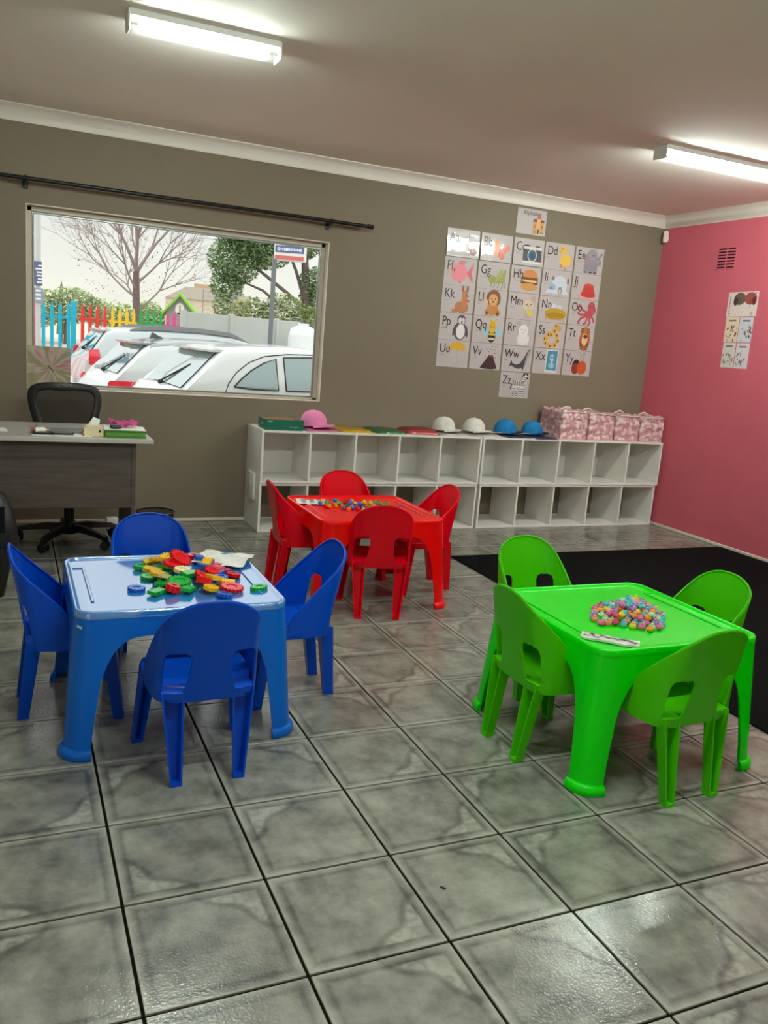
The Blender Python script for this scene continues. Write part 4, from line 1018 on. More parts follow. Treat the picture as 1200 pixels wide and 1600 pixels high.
cap('baseball_cap', (1.738, 3.11, ST+.0185), math.radians(52), (240, 140, 190), (240, 140, 190), 'pink baseball cap on a pink packet')
packet((2.035, 3.115, ST), .235, .29, .020, (240, 190, 20), 'yellow wrapped garment packet beside the pink cap', -.05, 2)
packet((2.29, 3.115, ST), .235, .29, .022, (30, 130, 66), 'green wrapped garment packet between the yellow and red packets', .06, 3)
packet((2.565, 3.12, ST), .255, .27, .034, (190, 30, 40), 'red wrapped garment packet beside the white caps', -.1, 4)
packet((2.84, 3.12, ST), .24, .26, .012, (226, 222, 214), 'white wrapped garment packet under the left white cap', 0, 5)
packet((3.12, 3.12, ST), .25, .26, .012, (224, 220, 214), 'white wrapped garment packet under the right white cap', .05, 6)
cap('baseball_cap', (2.80, 3.14, ST+.0165), math.radians(48), (222, 218, 210), (220, 216, 208), 'white baseball cap nearest the red packet', .93)
cap('baseball_cap', (3.065, 3.14, ST+.0165), math.radians(40), (226, 222, 214), (222, 218, 210), 'white baseball cap nearest the blue caps', .93)
packet((3.385, 3.09, ST), .20, .25, .010, (52, 66, 118), 'navy wrapped garment packet under the left blue cap', 0, 7)
packet((3.625, 3.08, ST), .20, .25, .010, (46, 58, 112), 'navy wrapped garment packet under the right blue cap', .04, 8)
cap('baseball_cap', (3.345, 3.13, ST+.0145), math.radians(70), (14, 118, 178), (16, 22, 50), 'blue baseball cap with navy brim beside a white cap', .95)
cap('baseball_cap', (3.605, 3.14, ST+.0145), math.radians(72), (14, 118, 178), (16, 22, 50), 'blue baseball cap with navy brim against the pink bags', .9)
# pink patterned storage bags
def lace_material():
    m = bpy.data.materials.new('pink_floral_fabric'); m.use_nodes = True; t = m.node_tree; b = t.nodes['Principled BSDF']
    tc_ = t.nodes.new('ShaderNodeTexCoord'); v = t.nodes.new('ShaderNodeTexVoronoi'); v.inputs['Scale'].default_value = 26
    n = t.nodes.new('ShaderNodeTexNoise'); n.inputs['Scale'].default_value = 34; n.inputs['Detail'].default_value = 6
    t.links.new(tc_.outputs['Object'], v.inputs['Vector']); t.links.new(tc_.outputs['Object'], n.inputs['Vector'])
    a = t.nodes.new('ShaderNodeMath'); a.operation = 'MULTIPLY_ADD'; a.inputs[1].default_value = .55
    t.links.new(v.outputs['Distance'], a.inputs[0]); t.links.new(n.outputs[0], a.inputs[2])
    r = t.nodes.new('ShaderNodeValToRGB'); t.links.new(a.outputs[0], r.inputs[0])
    r.color_ramp.elements[0].position = .62; r.color_ramp.elements[0].color = lin((238, 216, 212)); r.color_ramp.elements[1].position = .84; r.color_ramp.elements[1].color = lin((200, 142, 150))
    t.links.new(r.outputs[0], b.inputs['Base Color']); b.inputs['Roughness'].default_value = .45; b.inputs['Coat Weight'].default_value = .25
    n2 = t.nodes.new('ShaderNodeTexNoise'); n2.inputs['Scale'].default_value = 16; n2.inputs['Detail'].default_value = 3; t.links.new(tc_.outputs['Object'], n2.inputs['Vector'])
    bp = t.nodes.new('ShaderNodeBump'); bp.inputs['Strength'].default_value = .7; bp.inputs['Distance'].default_value = .02; t.links.new(n2.outputs[0], bp.inputs['Height']); t.links.new(bp.outputs[0], b.inputs['Normal'])
    return m
M_lace = lace_material()
M_strap = mat('cream_webbing', (226, 206, 200), .7, var=.08, scale=40)
where = ('beside the blue cap', 'second from the blue cap', 'third from the blue cap', 'against the pink wall')
for k, (x0, x1) in enumerate(((3.772, 4.036), (4.041, 4.305), (4.310, 4.566), (4.571, 4.828))):
    W_ = x1-x0-.004; D = .30; H_ = .225-.006*k; rnd = random.Random(k+20)
    t = empty('storage_bag', ((x0+x1)/2, 3.145, ST+.0005), 0, 'pink and white patterned fabric storage bag, '+where[k], 'bag', 'patterned bags on the shelves')
    b = bmesh.new(); bmesh.ops.create_cube(b, size=1); bmesh.ops.subdivide_edges(b, edges=b.edges[:], cuts=9, use_grid_fill=True)
    for v in b.verts:
        p = v.co.copy(); ex, ey = abs(p.x)*2, abs(p.y)*2
        bx_ = 1-.05*max(0, p.z+.1); wob = .007*math.sin(21*p.x+7*p.z+k*2)+.006*math.sin(17*p.z+13*p.y+k)
        v.co = Vector((p.x*W_*.96*bx_+(wob*.6 if ex > .98 else 0), p.y*D*bx_+(wob if ey > .98 else 0), (p.z+.5)*H_+(wob*.9-.016*(1-ex**2)*(1-ey**2)*(1+.4*math.sin(k*3+9*p.x)) if p.z > .49 else 0)))
    mb = MB(); mb.bm(b); mb.build('bag_body', M_lace, t, angle=70)
    MB().tube([(-W_*.49, -D*.485, H_*.93), (-W_*.2, -D*.5, H_*.985), (W_*.2, -D*.5, H_*.96), (W_*.49, -D*.485, H_*.95)], .004, 6).build('piping', M_strap, t)
    xs = rnd.uniform(-.05, .03)
    MB().tube([(xs-.05, .02, H_-.012), (xs-.035, .01, H_+.014), (xs, .0, H_+.024), (xs+.035, .01, H_+.014), (xs+.05, .02, H_-.012)], .008, 6).build('handle', M_strap, t)

# ================================================================ desk corner
dk = empty('desk', (-.34, 2.50, 0), 0, 'grey wood-grain office desk under the window', 'desk')
MB().box((0, .0, .722), (1.66, .66, .025), bev=.003).build('desk_top', M_wtop, dk)
MB().box((0, -.27, .525), (1.44, .018, .365), bev=.002).build('modesty_panel', M_wood, dk)
for s_ in (-1, 1): MB().box((s_*.732, 0, .355), (.024, .56, .709), bev=.002).build('side_panel', M_wood, dk)
MB().cyl((.0, -.283, .372), (.0, -.277, .372), .007, n=10).build('cable_cap', M_blackp, dk)
DZ = .7347
# office chair behind the desk
oc = empty('office_chair', (.095, 2.83, 0), math.radians(4), 'black mesh-backed swivel office chair behind the desk', 'chair')
def back_ring(ins, y, bulge=0):
    pts = []
    ctrl = [(-.16, .60), (-.185, .70), (-.212, .80), (-.222, .87), (-.212, .925), (-.17, .955), (-.09, .966), (0, .968)]
    ctrl = ctrl+[(-x, z) for x, z in ctrl[:-1][::-1]]+[(.10, .575), (0, .57), (-.10, .575)]
    cx, cz = 0, .77
    for x, z in ctrl:
        d = math.hypot(x-cx, z-cz); f = (d-ins)/d; px, pz = cx+(x-cx)*f, cz+(z-cz)*f
        pts.append((px, y-.05*(1-(px/.22)**2)+.06*0+(pz-.77)*.12, pz))
    return pts
YB2 = .19
fr_ = MB(); A_, B_, C_, D_ = back_ring(0, YB2-.012), back_ring(.058, YB2-.012), back_ring(.058, YB2+.014), back_ring(0, YB2+.014)
n = len(A_); vv = A_+B_+C_+D_; ff = []
for i in range(n):
    j = (i+1) % n
    for a in range(4): b = (a+1) % 4; ff.append((a*n+i, a*n+j, b*n+j, b*n+i))
fr_.add(vv, ff); fo = fr_.build('back_frame', M_blackp, oc, angle=60)
sd = fo.modifiers.new('s', 'SUBSURF'); sd.levels = 2; sd.render_levels = 2
def mesh_cloth():
    m = bpy.data.materials.new('black_mesh_cloth'); m.use_nodes = True; t = m.node_tree; t.nodes.clear()
    tr = t.nodes.new('ShaderNodeBsdfTransparent'); df = t.nodes.new('ShaderNodeBsdfDiffuse'); df.inputs[0].default_value = (.02, .02, .022, 1)
    ck = t.nodes.new('ShaderNodeTexChecker'); ck.inputs['Scale'].default_value = 900; tcx = t.nodes.new('ShaderNodeTexCoord'); t.links.new(tcx.outputs['Object'], ck.inputs[0])
    r_ = t.nodes.new('ShaderNodeMapRange'); r_.inputs[3].default_value = .60; r_.inputs[4].default_value = .82; t.links.new(ck.outputs[1], r_.inputs[0])
    mxs = t.nodes.new('ShaderNodeMixShader'); t.links.new(r_.outputs[0], mxs.inputs[0]); t.links.new(tr.outputs[0], mxs.inputs[1]); t.links.new(df.outputs[0], mxs.inputs[2])
    o = t.nodes.new('ShaderNodeOutputMaterial'); t.links.new(mxs.outputs[0], o.inputs[0]); return m
M_mesh = mesh_cloth()
pn = MB(); loops(pn, [back_ring(.034, YB2-.004), back_ring(.12, YB2-.002), back_ring(.18, YB2)], cap0=False); pn.build('mesh_panel', M_mesh, oc, angle=60)
for x in (-.022, .022): MB().cyl((x, YB2-.052, .952), (x, YB2-.03, .952), .005, n=8).build('bolt', M_chrome, oc)
st = MB(); pts = rrect(.23, .22, .08, 6)
loops(st, [[(x*.9, y*.9-.06, .43) for x, y in pts], [(x, y-.06, .45) for x, y in pts], [(x, y-.06, .475) for x, y in pts], [(x*.92, y*.92-.06, .50) for x, y in pts], [(x*.5, y*.5-.06, .505) for x, y in pts]])
st.build('seat', mat('black_fabric', (24, 24, 26), .9, var=.1, scale=80), oc, angle=60)
MB().tube([(0, .05, .43), (0, .17, .44), (0, .215, .50), (0, .20, .64)], .022, 8).build('back_support', M_blackp, oc)
MB().lathe([(.0, .10), (.030, .10), (.030, .23), (.020, .235), (.020, .36), (.05, .38), (.06, .43), (0, .43)], 16).build('gas_lift', M_blackp, oc)
MB().lathe([(0, .055), (.04, .055), (.05, .075), (.045, .125), (.030, .135), (0, .135)], 16).build('hub', M_blackp, oc)
for k in range(5):
    a = math.radians(18+72*k); c, s_ = math.cos(a), math.sin(a); arm = MB()
    Mk = Matrix.Rotation(a, 4, 'Z')
    ls = []
    for r, z, w_, h_ in ((.03, .10, .028, .034), (.12, .105, .024, .026), (.22, .092, .020, .020), (.29, .080, .018, .018), (.305, .072, .016, .016)):
        ls.append([(r, -w_, z-h_), (r, w_, z-h_), (r, w_*.75, z+h_*.5), (r, -w_*.75, z+h_*.5)])
    loops(arm, ls, M=Mk); ao = arm.build('base_arm', M_blackp, oc, angle=50)
    cs = MB(); ph = a+random.uniform(-1, 1); d = Vector((math.cos(ph), math.sin(ph), 0)); ctr = Vector((.295*c, .295*s_, .0295))
    cs.cyl(ctr-d*.024, ctr-d*.006, .027, n=14); cs.cyl(ctr+d*.006, ctr+d*.024, .027, n=14); cs.cyl(ctr-d*.026, ctr+d*.026, .008, n=8); cs.cyl(ctr+Vector((0, 0, .012)), (ctr.x, ctr.y, .078), .012, n=8)
    cs.box((ctr.x, ctr.y, .052), (.036, .036, .02), bev=.006)
    cs.build('caster', M_blackp, oc, weld=False)
# things on the desk
sheet('paper_sheet', .30, .21, 'white paper sheet lying under the grey plastic folder on the desk', M_paper, (.02, 2.305, DZ+.0005), .03, .0006, .0006, 6, 5)
sheet('paper_sheet', .22, .16, 'white paper sheet on the left end of the desk', M_paper, (-.36, 2.42, DZ+.0005), .1, .0006, .0006, 6, 6)
fo = empty('plastic_folder', (.03, 2.42, DZ+.003), .02, 'grey plastic document folder lying open on the desk', 'folder')
MB().box((0, 0, .003), (.30, .20, .006), bev=.001).build('folder_cover', mat('smoky_plastic', (150, 150, 152), .25, coat=.5, var=.05), fo)
MB().box((0, -.092, .0075), (.29, .010, .003), bev=.001).build('folder_spine', mat('dark_grey_plastic', (86, 86, 88), .4), fo)
pc = empty('pencil_pouch', (-.02, 2.275, DZ+.0025), .01, 'slim black pencil pouch with a band on the desk', 'pouch')
MB().box((0, 0, .008), (.205, .030, .015), bev=.005, seg=2).build('pouch_body', mat('black_pouch_fabric', (34, 34, 36), .6, var=.1), pc)
MB().box((-.01, 0, .0085), (.034, .034, .018), bev=.004, seg=2).build('band', M_blackm, pc)
MB().box((0, -.016, .012), (.19, .002, .003)).build('zip', M_metal, pc)
wk = empty('wooden_stamp', (-.135, 2.31, DZ+.001), 0, 'small round brown wooden stamp on the desk', 'stamp')
MB().lathe([(0, 0), (.022, 0), (.022, .012), (.012, .018), (.012, .024), (.020, .034), (.018, .044), (.008, .050), (0, .050)], 14, M=Mt(0, 0, .02, ry=1.4)).build('handle', mat('brown_wood', (150, 104, 76), .5, var=.15, scale=20), wk)
wc = empty('glue_bottle', (-.085, 2.285, DZ+.001), .3, 'small white glue bottle lying beside the wooden stamp', 'bottle')
MB().lathe([(0, 0), (.016, 0), (.018, .004), (.018, .05), (.010, .058), (0, .058)], 14, M=Mt(-.03, 0, .019, ry=PI/2)).build('bottle_body', mat('white_bottle', (232, 228, 220), .35), wc)
MB().lathe([(0, .058), (.009, .058), (.006, .075), (0, .075)], 10, M=Mt(-.03, 0, .019, ry=PI/2)).build('nozzle', mat('amber_cap', (206, 150, 100), .4), wc)
ts = empty('tissue_pack', (.180, 2.285, DZ+.001), .08, 'cream soft pack of tissues with one pulled out, on the desk', 'tissue pack')
b = bmesh.new(); bmesh.ops.create_cube(b, size=1); bmesh.ops.subdivide_edges(b, edges=b.edges[:], cuts=6, use_grid_fill=True)
for v in b.verts:
    p = v.co; v.co = Vector((p.x*.105*(1-.12*abs(p.z)*2*.5)+.003*math.sin(30*p.z), p.y*.075+.003*math.sin(24*p.x), (p.z+.5)*.058*(1-.22*(abs(p.x)*2)**3)+.003*math.sin(19*p.x+9*p.y)*(p.z > .4)))
MB().bm(b).build('pack', mat('cream_wrapper', (226, 212, 170), .35, coat=.3, var=.06, scale=30), ts, angle=60)
tt = MB(); ls = [[(-.026, -.004, .052), (.022, -.010, .052), (.024, .010, .052), (-.024, .008, .052)], [(-.020, -.006, .07), (.034, -.012, .072), (.032, .008, .074), (-.012, .008, .074)], [(.0, -.004, .098), (.036, -.006, .088), (.034, .0, .09), (.004, .0, .100)]]
loops(tt, ls); tt.build('tissue', M_paper, ts, angle=20)
MB().box((.030, -.0395, .028), (.010, .003, .014), bev=.001).build('logo_patch', M_blackp, ts)
bk = empty('green_binder', (.352, 2.325, DZ+.001), math.radians(-3), 'thick green binder with a white cover sheet on the desk', 'binder')
M_gbk = mat('green_binder_plastic', (74, 134, 40), .4, coat=.2, var=.06)
MB().box((0, 0, .003), (.225, .20, .005), bev=.001).build('lower_cover', M_gbk, bk)
MB().box((0, .003, .0195), (.215, .19, .027), bev=.002).build('pages', mat('green_edge_pages', (96, 150, 56), .7, var=.2, scale=4, stretch=(1, 1, 60)), bk)
MB().box((0, 0, .036), (.225, .20, .005), bev=.001).build('upper_cover', M_gbk, bk)
MB().box((-.002, .004, .0395), (.215, .188, .0012)).build('cover_sheet', M_paper, bk)
sg = empty('black_case', (.300, 2.285, DZ+.0425), .1, 'small black case lying on the green binder', 'case')
MB().box((0, 0, .011), (.060, .036, .021), bev=.007, seg=3).build('case_body', M_blackp, sg)
MB().box((0, -.019, .012), (.05, .002, .002)).build('seam', M_metal, sg)
pk = sheet('pink_cloth', .145, .085, 'crumpled pink cloth on top of the green binder', mat('pink_fabric', (206, 74, 138), .8, var=.12, scale=25, bump=.3, bscale=60), (.352, 2.372, DZ+.0425), .15, .030, .004, 16, 8, 'cloth')
# wall charger
ad = empty('power_adapter', (.395, 3.28, .001), .1, 'white power adapter plug on the floor by the wall', 'adapter')
MB().box((0, 0, .026), (.075, .05, .05), bev=.008, seg=2).build('adapter_body', M_white, ad)
MB().tube([(.037, 0, .02), (.07, .01, .012), (.10, .03, .008), (.11, .055, .008)], .004, 6).build('cable', M_white, ad)
# wire waste basket
wb = empty('waste_basket', (.548, 2.43, 0), 0, 'black wire mesh waste basket behind the blue chair', 'waste basket')
M_wire = mesh_cloth(); M_wire.name = 'black_wire_mesh'
bsk = MB(); n = 28
bsk.add([(r*math.cos(2*PI*i/n), r*math.sin(2*PI*i/n), z) for r, z in ((.082, .004), (.107, .272)) for i in range(n)], [(i, (i+1) % n, n+(i+1) % n, n+i) for i in range(n)])
bsk.build('mesh_wall', M_wire, wb, angle=60)
MB().tube([(.108*math.cos(2*PI*i/28), .108*math.sin(2*PI*i/28), .275) for i in range(29)], .0055, 8).build('rim', mat('polished_black_rim', (70, 66, 60), .2, metal=.9), wb, angle=60)
MB().lathe([(0, .001), (.083, .001), (.083, .006), (0, .006)], 28).build('base_plate', M_blackm, wb)
# black swing bin at the left edge
bn = empty('swing_bin', (-.368, 1.83, 0), .06, 'black plastic bin with raised lid at the left edge', 'bin')
bb = MB(); ls = []
for z, hx, hy in ((.001, .100, .09), (.03, .106, .095), (.225, .142, .125), (.235, .152, .134), (.262, .155, .136), (.266, .150, .130), (.12, .12, .11)):
    ls.append([(x, y, z) for x, y in rrect(hx, hy, .05, 5)])
loops(bb, ls, cap1=True); bb.build('bin_body', M_blackp, bn, angle=50)
ld = MB(); ls = []
for k in range(7):
    a = PI*.5*k/6; ls.append([(x*max(math.cos(a), .3)**.55, y*max(math.cos(a), .3)**.55, .267+.255*math.sin(a)) for x, y in rrect(.162, .142, .05, 5)])
loops(ld, ls); ld.build('lid', M_blackp, bn, angle=40)
MB().box((0, -.137, .40), (.20, .006, .13), bev=.002, M=Mt(0, 0, 0, 0, 0)).build('flap', mat('black_gloss_plastic', (14, 14, 15), .2), bn)
# tiny dark chip on the floor
tag(MB().box((0, 0, .002), (.006, .016, .003), bev=.001).build('dark_crumb', M_blackp), 'tiny dark crumb on the near floor tiles', 'crumb')
bpy.data.objects['dark_crumb'].location = (.774, -.872, .0002); bpy.data.objects['dark_crumb'].rotation_euler = (0, 0, .6)

# ================================================================ outside
GZ = -.30
M_ground = mat('paved_yard', (170, 160, 146), .9, var=.15, scale=.8, bump=.2, bscale=12)
tag(MB().box((6, 34, GZ-.05), (90, 60.9, .1)).build('ground', M_ground), kind='structure')
tag(MB().box((1.6, -19, GZ-.05), (60, 28.6, .1)).build('ground', M_ground), kind='structure')
M_soil = mat('orange_soil', (214, 150, 100), .95, var=.15, scale=2)
sl = MB(); sl.add([(-6, 14.6, GZ+.003), (2.9, 14.8, GZ+.003), (2.9, 17.6, GZ+.003), (-6, 17.6, GZ+.003)], [(0, 1, 2, 3)]); tag(sl.build('ground', M_soil), kind='structure')

# canvas standing on the window sill
cv = empty('canvas_painting', (.004, YB+.052, WZ0+.0045), 0, 'small abstract flower canvas standing in the left corner of the window', 'painting')
def petal_material():
    m = bpy.data.materials.new('streaked_flower_paint'); m.use_nodes = True; t = m.node_tree; b = t.nodes['Principled BSDF']; N = t.nodes.new
    tc_ = N('ShaderNodeTexCoord'); mp = N('ShaderNodeMapping'); mp.inputs['Location'].default_value = (-.012, 0, -.128); t.links.new(tc_.outputs['Object'], mp.inputs[0])
    sx = N('ShaderNodeSeparateXYZ'); t.links.new(mp.outputs[0], sx.inputs[0])
    at = N('ShaderNodeMath'); at.operation = 'ARCTAN2'; t.links.new(sx.outputs['Z'], at.inputs[0]); t.links.new(sx.outputs['X'], at.inputs[1])
    cmb = N('ShaderNodeCombineXYZ'); t.links.new(at.outputs[0], cmb.inputs[0])
    ln = N('ShaderNodeVectorMath'); ln.operation = 'LENGTH'; t.links.new(mp.outputs[0], ln.inputs[0])
    m2 = N('ShaderNodeMath'); m2.operation = 'MULTIPLY'; m2.inputs[1].default_value = 1.6; t.links.new(ln.outputs['Value'], m2.inputs[0]); t.links.new(m2.outputs[0], cmb.inputs[1])
    n = N('ShaderNodeTexNoise'); n.inputs['Scale'].default_value = 1.9; n.inputs['Detail'].default_value = 3; t.links.new(cmb.outputs[0], n.inputs['Vector'])
    r = N('ShaderNodeValToRGB'); t.links.new(n.outputs[0], r.inputs[0]); cr = r.color_ramp
    cr.elements[0].position = .28; cr.elements[0].color = lin((110, 52, 58)); cr.elements[1].position = .75; cr.elements[1].color = lin((150, 172, 178))
    for p_, c_ in ((.38, (170, 96, 112)), (.46, (190, 172, 158)), (.55, (150, 134, 112)), (.62, (142, 150, 92)), (.68, (196, 170, 172))):
        e_ = cr.elements.new(p_); e_.color = lin(c_)
    t.links.new(r.outputs[0], b.inputs['Base Color']); b.inputs['Roughness'].default_value = .5; return m
MB().box((0, 0, .132), (.262, .018, .262), bev=.003).build('canvas', petal_material(), cv)
sk = MB(); sk.tube([(-.008, -.0105, .142), (.006, -.0105, .128), (.026, -.0105, .104)], .0028, 6); sk.build('dark_stroke', mat('dark_brown_paint', (66, 40, 34), .5), cv)

# ---------------------------------------------------------------- cars
def carpaint(n, rgb): return mat(n, rgb, .3, coat=.8, coat_rough=.05, var=.01)
M_cglass = mat('tinted_car_glass', (104, 128, 126), .06, spec=.8, coat=1.0, coat_rough=.02, coat_ior=1.7)
M_rubber = mat('black_rubber', (26, 26, 27), .7); M_taill = mat('red_tail_light', (214, 40, 60), .2, coat=.8); M_clearl = mat('clear_tail_lens', (226, 190, 184), .2, coat=.8)
def make_car(name, loc, rz, label, L_, W_, prof, body, roofm, zbelt, wins, rear, tail, spoil, rails=False, fin=False, roof_from=None, seam=None):
    """prof: list of (x, ztop) along the centreline from the rear; section is swept over it"""
    root = empty(name, loc, rz, label, 'car')
    def ztop(x):
        for (a, za), (b, zb) in zip(prof, prof[1:]):
            if x <= b: return za+(zb-za)*(x-a)/(b-a)
        return prof[-1][1]
    def plan(x):
        e = min(x, L_-x)/.55; return W_/2*(1 if e > 1 else .86+.14*math.sqrt(max(0, 1-(1-e)**2)))
    def halfw(x, z):
        w_ = plan(x)
        if z <= zbelt: return w_*(1-.05*((zbelt-z)/zbelt)**2-.02*(z > .6))
        return w_*(.98-.22*((z-zbelt)/.52)**1.15)
    def sect(x):
        zt = ztop(x); lo = .22; p = []
        zb_ = min(zbelt, zt-.03)
        for z in (lo, .40, .60, .78): p.append((halfw(x, min(z, zb_-.005)), min(z, zb_-.01*(1-z))))
        p.append((halfw(x, zb_), zb_))
        up = zt-zb_
        for f in (.35, .7, .88): p.append((halfw(x, zb_+up*f), zb_+up*f))
        wr = halfw(x, zb_+up*.96); p += [(wr*.97, zb_+up*.965), (wr*.86, zb_+up), (wr*.55, zt+.010), (0, zt+.016)]
        return p
    xs = sorted(set([p[0] for p in prof]+[L_*i/40 for i in range(41)]+[prof[0][0]+.03*i for i in range(30)]))
    xs = [x for x in xs if x <= L_]
    mb = MB(); S = [sect(x) for x in xs]; k = len(S[0]); vv = []
    for x, s_ in zip(xs, S):
        vv += [(x, -q[0], q[1]) for q in s_]+[(x, q[0], q[1]) for q in s_[::-1][1:]]
    K = 2*k-1
    for i in range(len(xs)-1):
        for j in range(K-1):
            mi = 1 if (roof_from and xs[i] >= roof_from[0] and xs[i+1] <= roof_from[1] and 7 <= j <= K-9) else 0
            mb.f.append((i*K+j, (i+1)*K+j, (i+1)*K+j+1, i*K+j+1)); mb.m.append(mi); mb.c.append(None)
        mb.f.append((i*K+K-1, (i+1)*K+K-1, (i+1)*K, i*K)); mb.m.append(0); mb.c.append(None)
    mb.f += [tuple(range(K)), tuple(range((len(xs)-1)*K, len(xs)*K))[::-1]]; mb.m += [0, 0]; mb.c += [None, None]
    mb.v = vv; mb.build('car_body', [body, roofm], root, angle=42)
    # side windows: outlines in (x, z), wrapped on the body side
    for s_ in (-1, 1):
        for o in wins:
            zs = [p[1] for p in o]; x_s = [p[0] for p in o]
            b = shell(o, [], [min(x_s)+(max(x_s)-min(x_s))*i/8 for i in range(1, 8)], [min(zs)+(max(zs)-min(zs))*i/6 for i in range(1, 6)], lambda u, v: (u, s_*(halfw(u, v)+.006), v), .004)
            mw = MB(); mw.bm(b); wo_ = mw.build('side_window', M_cglass, root, angle=60)
            pts = [Vector((p[0], s_*(halfw(*p)+.007), p[1])) for p in o]; MB().tube(pts+[pts[0]], .009, 5).build('window_seal', M_rubber, wo_, angle=60)
    if seam:
        for s_ in (-1, 1): MB().tube([(x, s_*(halfw(x, z)+.001), z) for x, z in seam], .006, 5).build('door_seam', M_rubber, root, angle=60)
    # rear window on the slope
    x0, x1, hw = rear; rw = MB(); N_ = 8; vv = []; ff = []
    for i in range(N_+1):
        x = x0+(x1-x0)*i/N_; z = ztop(x); h_ = min(hw+.04*(1-i/N_), halfw(x, z)*.93)
        for j in range(9): u = -1+2*j/8; vv.append((x-.012, u*h_, z+.016*(1-abs(u))+.012))
    for i in range(N_):
        for j in range(8): ff.append((i*9+j, (i+1)*9+j, (i+1)*9+j+1, i*9+j+1))
    q = len(vv); vv += [(p[0]+.012, p[1], p[2]-.012) for p in vv]; ff += [tuple(q+i for i in f[::-1]) for f in ff]
    rw.add(vv, ff); rw.build('rear_window', M_cglass, root, angle=60)
    wp = MB(); zw = ztop(x0); wp.box((x0-.03, 0, zw+.02), (.05, .07, .05), bev=.012); wp.tube([(x0-.035, 0, zw+.03), (x0+(x1-x0)*.55, -.30, ztop(x0+(x1-x0)*.55)+.03)], .011, 6); wp.build('wiper', M_rubber, root, weld=False)
    # spoiler over the rear window
    sp = MB(); xa, za = spoil
    hs = halfw(xa, za)*.95; ls = []
    for y in (-hs, -hs*.6, 0, hs*.6, hs):
        k_ = .03*(abs(y)/hs)**2; ls.append([(xa-.16+k_, y, za-.035), (xa-.17+k_, y, za-.012), (xa+.10, y, za+.028-k_), (xa+.12, y, za-.03)])
    loops(sp, ls); sp.build('spoiler', roofm, root, angle=30)
    MB().box((xa-.155, 0, za-.022), (.03, .14, .018), bev=.004).build('brake_light', M_taill, root)
    # tail lights
    for s_ in (-1, 1):
        for nm, (ax, bx, az, bz), m_ in tail:
            b = shell([(ax, az+.02), (ax+.02, az), (bx-.03, az+.03), (bx, (az+bz)/2), (bx-.02, bz), (ax+.03, bz), (ax, bz-.03)], [], [ax+(bx-ax)*i/5 for i in range(1, 5)], [az+(bz-az)*i/4 for i in range(1, 4)], lambda u, v: (u, s_*(halfw(u, v)+.012), v), .010)
            mw = MB(); mw.bm(b); mw.build(nm, m_, root, angle=60)
    bp = MB(); bp.box((.02, 0, .42), (.16, W_*.84, .26), bev=.05, seg=3); bp.build('rear_bumper', body, root, angle=50)
    MB().box((-.062, 0, .60), (.012, .46, .10), bev=.003).build('number_plate', M_paper, root)
    for x in (L_*.2, L_*.81):
        for s_ in (-1, 1):
            wh = MB(); yy = s_*(W_/2-.10); Mw = Mt(x, yy, .31, rx=PI/2)
            wh.lathe([(0, -.09), (.20, -.09), (.29, -.085), (.31, -.06), (.31, .06), (.29, .085), (.20, .09), (0, .09)], 24, M=Mw); wo_ = wh.build('wheel', M_rubber, root, angle=40)
            MB().lathe([(0, -.096), (.19, -.096), (.19, .096), (0, .096)], 20, M=Mw).build('hub_cap', M_metal, wo_)
    if rails:
        for s_ in (-1, 1):
            r_ = MB(); a, b = rails; yy = s_*(halfw(a+.5, ztop(a+.5)-.05)-.02); ls = []
            for i in range(13):
                x = a+(b-a)*i/12; h_ = .06*min(1, i/1.4, (12-i)/1.8)+.012; z = ztop(x)-.015
                ls.append([(x, yy-.022, z), (x, yy+.022, z), (x, yy+.016, z+h_), (x, yy-.016, z+h_)])
            loops(r_, ls); r_.build('roof_rail', mat('grey_rail', (128, 132, 134), .4, metal=.3), root, angle=40)
    if fin:
        f_ = MB(); z = ztop(fin); f_.prism([(fin-.14, z+.01), (fin-.10, z+.10), (fin-.02, z+.06), (fin+.10, z+.012)], -.02, .02); f_.build('aerial_fin', mat('grey_fin', (84, 86, 90), .4), root)
    for s_ in (-1, 1):
        mr_ = MB(); mr_.box((L_*.66, s_*(W_/2+.06), 1.0), (.10, .18, .13), bev=.03, seg=2); mr_.build('side_mirror', body, root)
    return root
P_white = carpaint('white_car_paint', (198, 203, 200)); P_silver = carpaint('silver_car_paint', (184, 192, 192)); P_dark = carpaint('grey_roof_paint', (122, 128, 130))
AH = math.radians(8)
tl = [('tail_light', (.10, .42, .70, .92), M_taill)]
make_car('hatchback_car', (1.16, 7.52, GZ), AH, 'white hatchback parked nearest the window', 4.0, 1.72,
         [(0, .62), (.08, .84), (.20, .96), (.26, .985), (.64, 1.37), (.73, 1.435), (1.1, 1.475), (1.7, 1.50), (2.3, 1.47), (2.7, 1.36), (3.15, 1.02), (3.5, .95), (3.85, .82), (4.0, .55)],
         P_white, P_white, 1.00,
         [[(.80, 1.035), (.90, 1.13), (1.02, 1.22), (1.18, 1.31), (1.34, 1.365), (1.34, 1.01), (1.0, 1.015)], [(1.44, 1.01), (1.44, 1.385), (1.9, 1.41), (2.3, 1.375), (2.62, 1.24), (2.85, 1.02)]],
         (.25, .66, .62), tl, (.70, 1.43), seam=[(.70, .80), (.70, .98), (.74, 1.07), (.84, 1.19), (1.0, 1.305), (1.2, 1.385), (1.5, 1.425), (1.9, 1.44), (2.3, 1.41)])
